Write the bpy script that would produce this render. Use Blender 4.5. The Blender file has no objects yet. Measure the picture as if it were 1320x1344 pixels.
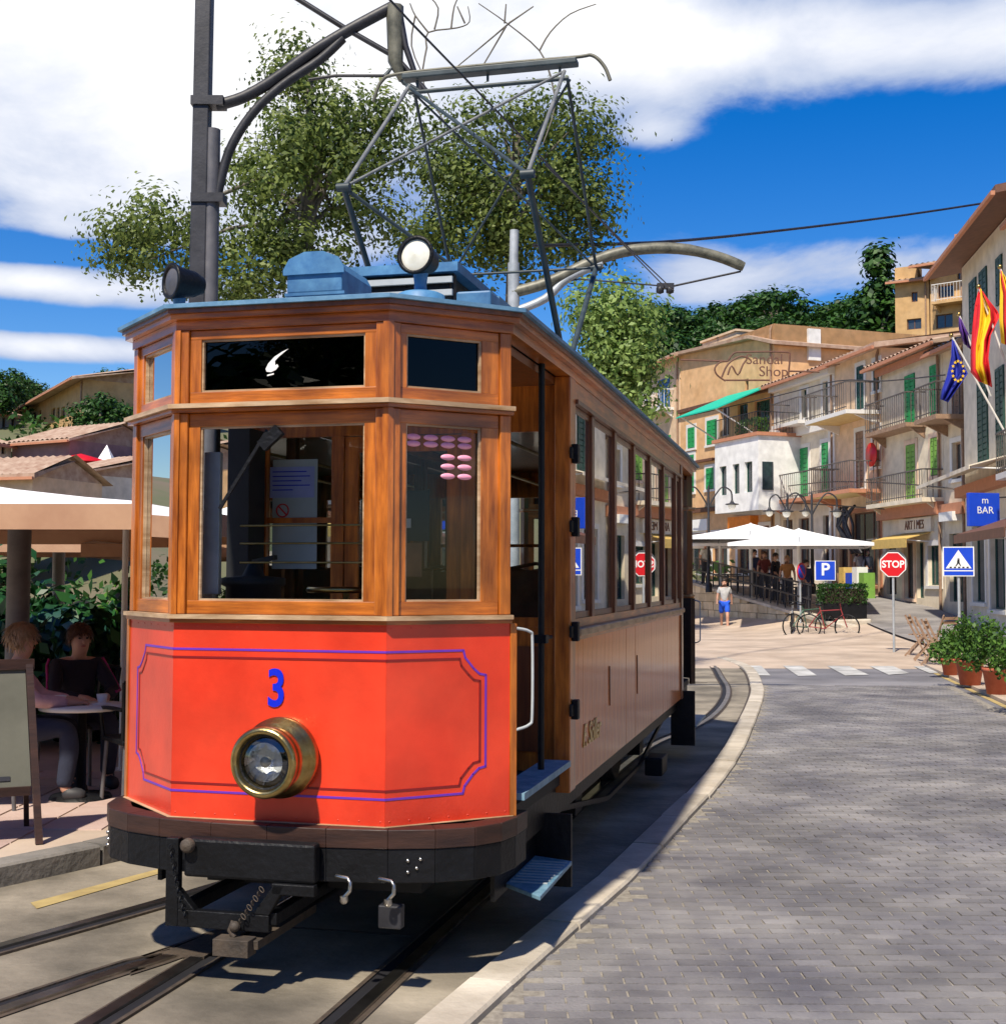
import bpy, math, random
import numpy as np
from math import radians as R, sin, cos, pi, exp, hypot
from mathutils import Vector, Matrix
random.seed(11)
S = bpy.context.scene
COL = S.collection
# ---------------------------------------------------------------- camera
FPX, PITCH, ROLL, EYE = 1700.0, 2.954, 0.195, 1.65
cd = bpy.data.cameras.new('camera'); cam = bpy.data.objects.new('camera', cd); COL.objects.link(cam)
cd.sensor_width = 36; cd.sensor_fit = 'HORIZONTAL'; cd.lens = 36 * FPX / 1320; cd.clip_start = .05; cd.clip_end = 2000
cam.matrix_world = Matrix.Translation((0, 0, EYE)) @ Matrix.Rotation(R(90 + PITCH), 4, 'X') @ Matrix.Rotation(R(ROLL), 4, 'Z')
S.camera = cam
# ---------------------------------------------------------------- sun and sky
SUN_DIR = Vector((-.34, -.86, 1.28)).normalized()
sl = bpy.data.lights.new('sun', 'SUN'); sun = bpy.data.objects.new('sun', sl); COL.objects.link(sun)
sl.energy = 5.0; sl.angle = R(1.5); sl.color = (1, .91, .76)
sun.rotation_euler = (-SUN_DIR).to_track_quat('-Z', 'Y').to_euler(); sun.location = (-20, -30, 40)
W = bpy.data.worlds.new('World'); S.world = W; W.use_nodes = True
wn = W.node_tree.nodes; wl = W.node_tree.links; wn.clear()
def wmath(op, a, b=None, c=None):
    n = wn.new('ShaderNodeMath'); n.operation = op
    for i, x in enumerate((a, b, c)):
        if x is None: continue
        if isinstance(x, (int, float)): n.inputs[i].default_value = x
        else: wl.new(x, n.inputs[i])
    return n.outputs[0]
sky = wn.new('ShaderNodeTexSky'); sky.sky_type = 'NISHITA'; sky.sun_disc = False
sky.sun_elevation = math.asin(SUN_DIR.z); sky.sun_rotation = math.atan2(SUN_DIR.x, SUN_DIR.y)
sky.air_density = 1.0; sky.dust_density = .3; sky.ozone_density = 3.0
hs = wn.new('ShaderNodeHueSaturation'); hs.inputs['Saturation'].default_value = 1.5; hs.inputs['Hue'].default_value = .515; hs.inputs['Value'].default_value = 1.4; wl.new(sky.outputs[0], hs.inputs['Color'])
tc = wn.new('ShaderNodeTexCoord'); sep = wn.new('ShaderNodeSeparateXYZ'); wl.new(tc.outputs['Generated'], sep.inputs[0])
az = wmath('ARCTAN2', sep.outputs[0], sep.outputs[1]); el = wmath('ARCSINE', sep.outputs[2])
# cloud banks of this sky: direction, extent, density
BANKS = [(-.26, .375, .25, .145, 1.7), (-.75, .47, .35, .2, 1.2), (-.37, .236, .16, .010, -1.5), (-.38, .186, .16, .009, -1.0), (-.38, .142, .16, .012, -1.2), (-.375, .415, .012, .008, -2.2), (-.05, .47, .16, .10, 1.0), (-.38, .212, .15, .012, 1.2), (-.36, .168, .14, .012, 1.2),
         (.19, .392, .13, .040, 1.15), (.40, .380, .15, .040, 1.1), (.09, .42, .06, .05, .9), (.16, .222, .06, .03, .9), (.29, .235, .08, .025, .9), (.12, .335, .03, .012, .7), (.25, .285, .16, .030, -.9), (.33, .462, .2, .022, -1.0), (.72, .30, .2, .05, .8), (.9, .5, .3, .12, .9),
         (2.2, .35, .5, .1, .9), (-2.2, .4, .5, .12, .9), (3.1, .6, .5, .12, .8)]
tot = None
for a0, e0, sa, se, am in BANKS:
    da = wmath('DIVIDE', wmath('SUBTRACT', az, a0), sa); de = wmath('DIVIDE', wmath('SUBTRACT', el, e0), se)
    q = wmath('ADD', wmath('MULTIPLY', da, da), wmath('MULTIPLY', de, de))
    g = wmath('MULTIPLY', wmath('EXPONENT', wmath('MULTIPLY', q, -1)), am)
    tot = g if tot is None else wmath('ADD', tot, g)
mp = wn.new('ShaderNodeMapping'); mp.inputs['Scale'].default_value = (1, 1, 2.2); wl.new(tc.outputs['Generated'], mp.inputs[0])
nz = wn.new('ShaderNodeTexNoise'); nz.inputs['Scale'].default_value = 5.5; nz.inputs['Detail'].default_value = 9; nz.inputs['Roughness'].default_value = .58; nz.inputs['Distortion'].default_value = .25
wl.new(mp.outputs[0], nz.inputs[0])
dens = wmath('ADD', tot, wmath('MULTIPLY', wmath('SUBTRACT', nz.outputs[0], .5), 2.5))
rmp = wn.new('ShaderNodeMapRange'); rmp.interpolation_type = 'SMOOTHSTEP'; rmp.inputs[1].default_value = .30; rmp.inputs[2].default_value = .85
wl.new(dens, rmp.inputs[0])
cr = wn.new('ShaderNodeValToRGB'); cr.color_ramp.elements[0].position = .3; cr.color_ramp.elements[0].color = (5.2, 6.1, 8.2, 1)
cr.color_ramp.elements[1].position = 1.; cr.color_ramp.elements[1].color = (11.2, 11.2, 11.4, 1)
dv = wn.new('ShaderNodeMapRange'); dv.inputs[1].default_value = .35; dv.inputs[2].default_value = 1.75; wl.new(dens, dv.inputs[0]); wl.new(dv.outputs[0], cr.inputs[0])
mx = wn.new('ShaderNodeMix'); mx.data_type = 'RGBA'; wl.new(rmp.outputs[0], mx.inputs[0]); wl.new(hs.outputs[0], mx.inputs[6]); wl.new(cr.outputs[0], mx.inputs[7])
bg = wn.new('ShaderNodeBackground'); bg.inputs[1].default_value = .078; wl.new(mx.outputs[2], bg.inputs[0])
wo = wn.new('ShaderNodeOutputWorld'); wl.new(bg.outputs[0], wo.inputs[0])
S.view_settings.view_transform = 'Standard'; S.view_settings.look = 'None'; S.view_settings.gamma = 1; S.view_settings.exposure = 0.36
S.cycles.max_bounces = 8; S.cycles.transparent_max_bounces = 16
# ---------------------------------------------------------------- projection helpers (authoring only: pixel + depth -> point)
def ray(u, v):
    X = u - 660; V = 672 - v; c, s = cos(R(ROLL)), sin(R(ROLL)); A = X * c - V * s; B = X * s + V * c; p = R(PITCH)
    d = Vector((A, FPX * cos(p) - B * sin(p), FPX * sin(p) + B * cos(p))); return d / d.y
def at(u, v, Y): return Vector((0, 0, EYE)) + ray(u, v) * Y
def gnd(u, v, z=0.0): r = ray(u, v); return Vector((0, 0, EYE)) + r * ((z - EYE) / r.z)
TH = R(13.92); TO = Vector((-.927, 5.363, 0)); TN = Vector((cos(TH), -sin(TH), 0)); TA = Vector((sin(TH), cos(TH), 0))
def L2W(x, y, z=0.0): return TO + TN * x + TA * y + Vector((0, 0, z))
def W2L(w): d = Vector(w) - TO; return Vector((d.dot(TN), d.dot(TA), d.z))
# ---------------------------------------------------------------- materials
def mat(name, col, rough=.6, metal=0., var=.12, scale=6., bump=0., bscale=None, col2=None, stretch=None, dirt=0., coat=0., rnd=0., isl=0., spec=.5, trans=0., world=False, detail=6, croug=.1):
    m = bpy.data.materials.new(name); m.use_nodes = True; n = m.node_tree.nodes; l = m.node_tree.links; b = n['Principled BSDF']
    b.inputs['Roughness'].default_value = rough; b.inputs['Metallic'].default_value = metal; b.inputs['Specular IOR Level'].default_value = spec
    b.inputs['Coat Weight'].default_value = coat; b.inputs['Coat Roughness'].default_value = croug
    if trans: b.inputs['Transmission Weight'].default_value = trans
    t = n.new('ShaderNodeTexCoord'); mpp = n.new('ShaderNodeMapping'); mpp.inputs['Scale'].default_value = stretch or (1, 1, 1)
    if world: g = n.new('ShaderNodeNewGeometry'); l.new(g.outputs['Position'], mpp.inputs[0])
    else: l.new(t.outputs['Object'], mpp.inputs[0])
    nn = n.new('ShaderNodeTexNoise'); nn.inputs['Scale'].default_value = scale; nn.inputs['Detail'].default_value = detail; nn.inputs['Roughness'].default_value = .62; l.new(mpp.outputs[0], nn.inputs[0])
    rp = n.new('ShaderNodeValToRGB'); rp.color_ramp.elements[0].position = .32; rp.color_ramp.elements[1].position = .68
    c2 = col2 or tuple(min(1, x * (1 + var)) for x in col); c1 = col if col2 else tuple(x * (1 - var) for x in col)
    rp.color_ramp.elements[0].color = (*c1, 1); rp.color_ramp.elements[1].color = (*c2, 1); l.new(nn.outputs[0], rp.inputs[0])
    out = rp.outputs[0]
    if rnd or isl:
        if rnd: src = n.new('ShaderNodeObjectInfo').outputs['Random']; am = rnd
        else: src = n.new('ShaderNodeNewGeometry').outputs['Random Per Island']; am = isl
        mr = n.new('ShaderNodeMapRange'); mr.inputs[3].default_value = 1 - am; mr.inputs[4].default_value = 1 + am; l.new(src, mr.inputs[0])
        h = n.new('ShaderNodeHueSaturation'); l.new(mr.outputs[0], h.inputs['Value']); l.new(out, h.inputs['Color']); out = h.outputs[0]
    if dirt:
        n3 = n.new('ShaderNodeTexNoise'); n3.inputs['Scale'].default_value = .9 if world else 2.6; n3.inputs['Detail'].default_value = 7; l.new(g.outputs['Position'] if world else t.outputs['Object'], n3.inputs[0]); m3 = n.new('ShaderNodeMapRange'); m3.inputs[1].default_value = .34; m3.inputs[2].default_value = .62; m3.inputs[3].default_value = 1 - dirt; m3.inputs[4].default_value = 1.08; l.new(n3.outputs[0], m3.inputs[0])
        h3 = n.new('ShaderNodeHueSaturation'); l.new(m3.outputs[0], h3.inputs['Value']); l.new(out, h3.inputs['Color']); out = h3.outputs[0]
    l.new(out, b.inputs['Base Color'])
    if bump:
        n2 = n.new('ShaderNodeTexNoise'); n2.inputs['Scale'].default_value = bscale or scale * 4; n2.inputs['Detail'].default_value = 8; l.new(mpp.outputs[0], n2.inputs[0])
        bp = n.new('ShaderNodeBump'); bp.inputs['Strength'].default_value = bump; bp.inputs['Distance'].default_value = .02; l.new(n2.outputs[0], bp.inputs['Height']); l.new(bp.outputs[0], b.inputs['Normal'])
    return m
def leafmat(name, col, col2, tr=.35, rough=.5):
    m = bpy.data.materials.new(name); m.use_nodes = True; n = m.node_tree.nodes; l = m.node_tree.links; b = n['Principled BSDF']; o = n['Material Output']
    g = n.new('ShaderNodeNewGeometry'); rp = n.new('ShaderNodeValToRGB'); rp.color_ramp.elements[0].color = (*col, 1); rp.color_ramp.elements[1].color = (*col2, 1); l.new(g.outputs['Random Per Island'], rp.inputs[0])
    l.new(rp.outputs[0], b.inputs['Base Color']); b.inputs['Roughness'].default_value = rough; b.inputs['Specular IOR Level'].default_value = .35
    tl = n.new('ShaderNodeBsdfTranslucent'); l.new(rp.outputs[0], tl.inputs[0]); ms = n.new('ShaderNodeMixShader'); ms.inputs[0].default_value = tr
    l.new(b.outputs[0], ms.inputs[1]); l.new(tl.outputs[0], ms.inputs[2]); l.new(ms.outputs[0], o.inputs[0]); return m
def glassmat(name, tint=(.9, .93, .92), ior=1.5, extra=0., rough=0.):
    m = bpy.data.materials.new(name); m.use_nodes = True; n = m.node_tree.nodes; l = m.node_tree.links; n.remove(n['Principled BSDF']); o = n['Material Output']
    fr = n.new('ShaderNodeFresnel'); fr.inputs[0].default_value = ior; tr = n.new('ShaderNodeBsdfTransparent'); tr.inputs[0].default_value = (*tint, 1)
    gl = n.new('ShaderNodeBsdfGlossy'); gl.inputs['Roughness'].default_value = rough; ad = n.new('ShaderNodeMath'); ad.operation = 'ADD'; ad.inputs[1].default_value = extra; ad.use_clamp = True
    l.new(fr.outputs[0], ad.inputs[0]); ms = n.new('ShaderNodeMixShader'); l.new(ad.outputs[0], ms.inputs[0]); l.new(tr.outputs[0], ms.inputs[1]); l.new(gl.outputs[0], ms.inputs[2]); l.new(ms.outputs[0], o.inputs[0]); return m
def emis(name, col, st):
    m = bpy.data.materials.new(name); m.use_nodes = True; b = m.node_tree.nodes['Principled BSDF']; b.inputs['Base Color'].default_value = (*col, 1); b.inputs['Emission Color'].default_value = (*col, 1); b.inputs['Emission Strength'].default_value = st; return m
M = {}
M['wood_v'] = mat('varnished_wood_upright', (.24, .055, .006), .34, col2=(.70, .21, .024), scale=3.2, stretch=(9, 9, .9), dirt=.45, coat=.5, croug=.2, bump=.08)
M['wood_h'] = mat('varnished_wood_crosswise', (.24, .055, .006), .34, col2=(.70, .21, .024), scale=3.2, stretch=(.9, .9, 11), dirt=.45, coat=.5, croug=.2, bump=.08)
M['wood_d'] = mat('dark_stained_wood', (.09, .026, .008), .4, col2=(.2, .062, .016), scale=3, stretch=(7, 7, .8), coat=.4)
M['wood_pale'] = mat('weathered_pale_moulding', (.32, .18, .08), .45, col2=(.62, .45, .28), scale=5, stretch=(1, 1, 6), dirt=.35)
M['plank'] = mat('varnished_side_planks', (.42, .09, .012), .36, col2=(.78, .24, .04), scale=3.0, stretch=(8, 8, .7), coat=.5, croug=.10, spec=.12, rnd=.02, dirt=.3, bump=.06)
M['red'] = mat('red_tram_paint', (.64, .030, .008), .36, col2=(.78, .055, .018), scale=2.2, dirt=.2, coat=.35, croug=.25, bump=.05, bscale=60)
M['purple'] = mat('purple_line_paint', (.14, .03, .42), .4, var=.1)
M['maroon'] = mat('maroon_line_paint', (.22, .008, .01), .4, var=.1)
M['bluetext'] = mat('blue_numeral_paint', (.004, .02, .60), .35, var=.05)
M['black'] = mat('black_iron', (.004, .0045, .006), .5, var=.5, scale=9, spec=.3, bump=.25, bscale=40)
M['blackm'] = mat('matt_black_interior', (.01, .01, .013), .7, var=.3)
M['brownbeam'] = mat('brown_buffer_wood', (.02, .008, .006), .5, col2=(.05, .02, .012), scale=4, stretch=(1, 1, 6), bump=.1)
M['roofblue'] = mat('weathered_blue_roof_paint', (.06, .17, .30), .5, col2=(.15, .30, .45), scale=7, bump=.15)
M['lampblue'] = mat('sky_blue_enamel', (.03, .13, .30), .5, col2=(.10, .27, .46), scale=10, dirt=.3)
M['paleslat'] = mat('pale_louvre_paint', (.42, .45, .46), .5)
M['stepblue'] = mat('worn_blue_step_paint', (.06, .17, .26), .5, col2=(.22, .36, .46), scale=12)
M['brass'] = mat('aged_brass', (.28, .19, .06), .3, metal=1., col2=(.55, .42, .18), scale=9, bump=.1)
M['steel'] = mat('worn_rail_steel', (.32, .31, .29), .28, metal=1., col2=(.62, .60, .56), scale=5)
M['steeld'] = mat('rusty_rail_side', (.035, .028, .022), .7, col2=(.09, .065, .045), scale=10, bump=.3)
M['galv'] = mat('galvanised_grey_paint', (.30, .33, .35), .5, metal=.2, col2=(.46, .48, .50), scale=6)
M['pole'] = mat('dark_painted_pole', (.010, .010, .013), .5, col2=(.03, .03, .036), scale=6, bump=.1)
M['pole2'] = mat('grey_pipe', (.07, .07, .08), .5, col2=(.13, .125, .13), scale=6)
M['panto'] = mat('pantograph_green_grey', (.018, .03, .036), .5, col2=(.05, .07, .075), scale=8)
M['tubegrey'] = mat('pantograph_bare_tube', (.11, .12, .125), .5, metal=.1, col2=(.24, .245, .24), scale=8)
M['copper'] = mat('weathered_copper_bow', (.07, .07, .05), .5, metal=.1, col2=(.20, .19, .14), scale=10)
M['glass'] = glassmat('window_glass', (.95, .97, .97), 1.28, 0)
M['glasss'] = glassmat('side_window_glass', (.92, .95, .95), 1.55, .03)
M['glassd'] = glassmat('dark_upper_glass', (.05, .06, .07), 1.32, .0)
M['lens'] = glassmat('headlamp_lens', (.95, .97, .97), 1.5, .08, .05)
M['mirror'] = mat('headlamp_reflector', (.80, .82, .82), .3, metal=.45, var=.12, bump=.6, bscale=30, scale=12)
M['milk'] = mat('milky_lamp_lens', (.72, .68, .55), .25, col2=(.85, .82, .70), scale=20, coat=.5)
M['white'] = mat('white_paint', (.78, .78, .76), .5, var=.05)
M['poster'] = mat('grey_blue_poster', (.30, .40, .44), .5, col2=(.42, .52, .56), scale=3)
M['notice'] = mat('blue_notice_paper', (.28, .36, .72), .6, var=.1)
M['pink'] = mat('pink_sticker', (.78, .26, .42), .45, col2=(.88, .44, .55), scale=40)
M['tan'] = mat('tan_interior_leather', (.20, .09, .035), .45, var=.3)
M['gold'] = mat('gold_leaf', (.55, .40, .12), .35, metal=.5, col2=(.68, .5, .2), scale=30)
M['redspot'] = mat('red_plastic', (.6, .02, .02), .4)
# ---------------------------------------------------------------- mesh builder
class MB:
    def __init__(s): s.v = []; s.f = []; s.sm = []
    def add(s, vs, fs, smooth=False):
        o = len(s.v); s.v += [tuple(x) for x in vs]; s.f += [tuple(i + o for i in f) for f in fs]; s.sm += [smooth] * len(fs); return s
    def hexa(s, p): return s.add(p, [(0, 3, 2, 1), (4, 5, 6, 7), (0, 1, 5, 4), (1, 2, 6, 5), (2, 3, 7, 6), (3, 0, 4, 7)])
    def box(s, x0, x1, y0, y1, z0, z1): return s.hexa([(x0, y0, z0), (x1, y0, z0), (x1, y1, z0), (x0, y1, z0), (x0, y0, z1), (x1, y0, z1), (x1, y1, z1), (x0, y1, z1)])
    def fb(s, F, a, b, z0, z1, d0, d1): return s.hexa([F(a, z0, d0), F(b, z0, d0), F(b, z0, d1), F(a, z0, d1), F(a, z1, d0), F(b, z1, d0), F(b, z1, d1), F(a, z1, d1)])
    def ext(s, poly, z0, z1):
        n = len(poly); vs = [(x, y, z0) for x, y in poly] + [(x, y, z1) for x, y in poly]
        return s.add(vs, [tuple(range(n - 1, -1, -1)), tuple(range(n, 2 * n))] + [(i, (i + 1) % n, n + (i + 1) % n, n + i) for i in range(n)])
    def slab(s, pts, off):          # polygon of 3d points extruded by vector off
        n = len(pts); off = Vector(off); vs = [Vector(p) for p in pts] + [Vector(p) + off for p in pts]
        return s.add(vs, [tuple(range(n)), tuple(range(2 * n - 1, n - 1, -1))] + [(i, n + i, n + (i + 1) % n, (i + 1) % n) for i in range(n)])
    def tube(s, pts, r, n=8, caps=True):
        pts = [Vector(p) for p in pts]; rs = r if isinstance(r, (list, tuple)) else [r] * len(pts); vs = []; fs = []; up = None
        for i, p in enumerate(pts):
            t = (pts[min(i + 1, len(pts) - 1)] - pts[max(i - 1, 0)]).normalized()
            if up is None: up = Vector((0, 0, 1)) if abs(t.z) < .9 else Vector((1, 0, 0))
            a = t.cross(up).normalized(); b = a.cross(t).normalized(); up = b
            vs += [p + (a * cos(2 * pi * k / n) + b * sin(2 * pi * k / n)) * rs[i] for k in range(n)]
        for i in range(len(pts) - 1): fs += [(i * n + k, i * n + (k + 1) % n, (i + 1) * n + (k + 1) % n, (i + 1) * n + k) for k in range(n)]
        s.add(vs, fs, True)
        if caps: s.add(vs[:n], [tuple(range(n - 1, -1, -1))]); s.add(vs[-n:], [tuple(range(n))])
        return s
    def lathe(s, c, ax, prof, n=24, smooth=True):   # prof: (distance along axis, radius)
        c = Vector(c); ax = Vector(ax).normalized(); u = ax.orthogonal().normalized(); w = ax.cross(u); vs = []; fs = []
        for d, r in prof: vs += [c + ax * d + (u * cos(2 * pi * k / n) + w * sin(2 * pi * k / n)) * r for k in range(n)]
        for i in range(len(prof) - 1): fs += [(i * n + k, i * n + (k + 1) % n, (i + 1) * n + (k + 1) % n, (i + 1) * n + k) for k in range(n)]
        return s.add(vs, fs, smooth)
    def beam(s, p, q, w, h, up=(0, 0, 1)):
        p = Vector(p); q = Vector(q); t = (q - p).normalized(); up = Vector(up)
        if abs(t.dot(up)) > .95: up = Vector((1, 0, 0))
        a = t.cross(up).normalized() * w / 2; b = a.cross(t).normalized() * h / 2
        return s.hexa([p - a - b, p + a - b, q + a - b, q - a - b, p - a + b, p + a + b, q + a + b, q - a + b])
    def ball(s, c, r, n=12, sc=(1, 1, 1)):
        c = Vector(c); vs = []; fs = []; m = n // 2
        for i in range(m + 1):
            a = pi * i / m; vs += [c + Vector((r * sc[0] * sin(a) * cos(2 * pi * k / n), r * sc[1] * sin(a) * sin(2 * pi * k / n), r * sc[2] * cos(a))) for k in range(n)]
        for i in range(m): fs += [(i * n + k, (i + 1) * n + k, (i + 1) * n + (k + 1) % n, i * n + (k + 1) % n) for k in range(n)]
        return s.add(vs, fs, True)
    def mesh(s, name, m):
        me = bpy.data.meshes.new(name); me.from_pydata(s.v, [], s.f); me.polygons.foreach_set('use_smooth', s.sm)
        if m is not None: me.materials.append(m)
        me.update(); return me
    def build(s, name, m, parent=None, loc=None, bevel=0, kind=None):
        o = bpy.data.objects.new(name, s.mesh(name, m)); COL.objects.link(o)
        if parent: o.parent = parent
        if loc is not None: o.location = loc
        if bevel: b = o.modifiers.new('bevel', 'BEVEL'); b.width = bevel; b.segments = 2; b.limit_method = 'ANGLE'
        if kind: o['kind'] = kind
        return o
def tag(o, label, cat, group=None):
    o['label'] = label; o['category'] = cat
    if group: o['group'] = group
    return o
def thing(name, label, cat, loc=(0, 0, 0), rz=0., group=None):
    o = bpy.data.objects.new(name, None); COL.objects.link(o); o.location = loc; o.rotation_euler = (0, 0, rz); o.empty_display_size = .2
    return tag(o, label, cat, group)
def setting(o): o['kind'] = 'structure'; return o
def inst(me, name, parent=None, loc=(0, 0, 0), rz=0., sc=None):
    o = bpy.data.objects.new(name, me); COL.objects.link(o); o.location = loc; o.rotation_euler = (0, 0, rz)
    if parent: o.parent = parent
    if sc: o.scale = (sc,) * 3
    return o
def dup(root, loc=None, rz=None, label=None):
    r = root.copy(); COL.objects.link(r)
    if loc is not None: r.location = loc
    if rz is not None: r.rotation_euler = (0, 0, rz)
    if label: r['label'] = label
    for ch in list(root.children):
        c = ch.copy(); COL.objects.link(c); c.parent = r
        for g in ch.children: d = g.copy(); COL.objects.link(d); d.parent = c
    return r
def text(name, body, size, m, parent, mtx, ext=.002, align='CENTER', sx=1., font_shear=0., bold=0.):
    cu = bpy.data.curves.new(name, 'FONT'); cu.body = body; cu.size = size; cu.align_x = align; cu.align_y = 'CENTER'; cu.extrude = ext; cu.shear = font_shear; cu.offset = bold; cu.resolution_u = 4
    t = bpy.data.objects.new(name, cu); COL.objects.link(t); me = bpy.data.meshes.new_from_object(t); bpy.data.objects.remove(t)
    me.materials.clear(); me.materials.append(m); me.transform(Matrix.Diagonal((sx, 1, 1, 1))); me.transform(mtx)
    o = bpy.data.objects.new(name, me); COL.objects.link(o); o.parent = parent; return o
def offpoly(pts, d):               # mitred offset of an open polyline to its right-hand side
    out = []
    for i, p in enumerate(pts):
        ns = []
        for a, b in ((i - 1, i), (i, i + 1)):
            if a < 0 or b >= len(pts): continue
            dx, dy = pts[b][0] - pts[a][0], pts[b][1] - pts[a][1]; l = hypot(dx, dy); ns.append((dy / l, -dx / l))
        if len(ns) == 1: nx, ny = ns[0]; k = 1
        else:
            nx, ny = ns[0][0] + ns[1][0], ns[0][1] + ns[1][1]; l = hypot(nx, ny); nx /= l; ny /= l; k = 1 / max(.3, nx * ns[0][0] + ny * ns[0][1])
        out.append((p[0] + nx * d * k, p[1] + ny * d * k))
    return out
def band(mb, pts, d0, d1, z0, z1):
    a = offpoly(pts, d0); b = offpoly(pts, d1)
    for i in range(len(pts) - 1):
        mb.hexa([(*a[i], z0), (*a[i + 1], z0), (*b[i + 1], z0), (*b[i], z0), (*a[i], z1), (*a[i + 1], z1), (*b[i + 1], z1), (*b[i], z1)])
    return mb
def Frame(p0, p1):
    p0 = Vector((*p0, 0)); p1 = Vector((*p1, 0)); s = (p1 - p0).normalized(); n = Vector((s.y, -s.x, 0)); L = (p1 - p0).length
    f = lambda a, z, d=0.: p0 + s * a + n * d + Vector((0, 0, z))
    f.L = L; f.s = s; f.n = n; return f
def fmtx(F, a, z, d):              # matrix putting text (x right, y up) on a frame
    p = F(a, z, d); m = Matrix.Identity(4); m.col[0][:3] = F.s; m.col[1][:3] = (0, 0, 1); m.col[2][:3] = F.n; m.col[3][:3] = p; return m
def smooth_path(pts, k=8):
    out = []; n = len(pts)
    for i in range(n - 1):
        p0, p1, p2, p3 = [Vector(pts[min(max(j, 0), n - 1)]) for j in (i - 1, i, i + 1, i + 2)]
        for j in range(k):
            t = j / k; out.append(.5 * ((2 * p1) + (p2 - p0) * t + (2 * p0 - 5 * p1 + 4 * p2 - p3) * t * t + (3 * p1 - p0 - 3 * p2 + p3) * t ** 3))
    out.append(Vector(pts[-1])); return out
# ================================================================ the tram (local x right, y towards its rear, z up)
tram = thing('tram', 'old wooden electric tram with bright red front numbered 3 and brass headlamp', 'tram', TO, -TH)
HB, SX, Y0, Y1 = .472, .91, 1.56, 7.05
FRONT = [(-SX, Y0), (-.893, .38), (-HB, 0), (HB, 0), (.893, .38), (SX, Y0)]
REAR = [(SX, Y1), (.893, 8.23), (HB, 8.61), (-HB, 8.61), (-.893, 8.23), (-SX, Y1)]
LOOP = FRONT + REAR
FC, FR_, FL_ = Frame((-HB, 0), (HB, 0)), Frame((HB, 0), (.893, .38)), Frame((-.893, .38), (-HB, 0))
RC, RR_, RL_ = Frame((HB, 8.61), (-HB, 8.61)), Frame((.893, 8.23), (HB, 8.61)), Frame((-HB, 8.61), (-.893, 8.23))
P = lambda mb, nm, m, **k: mb.build(nm, M[m], tram, **k)
def sub(F, a, b): p = F(a, 0); q = F(b, 0); return (p.x, p.y), (q.x, q.y)
def corner(Fa, Fb, w=.052):        # short polyline round the corner between two frames
    a = Fa(Fa.L - w, 0); c = Fa(Fa.L, 0); b = Fb(w, 0); return [(a.x, a.y), (c.x, c.y), (b.x, b.y)]
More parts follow.
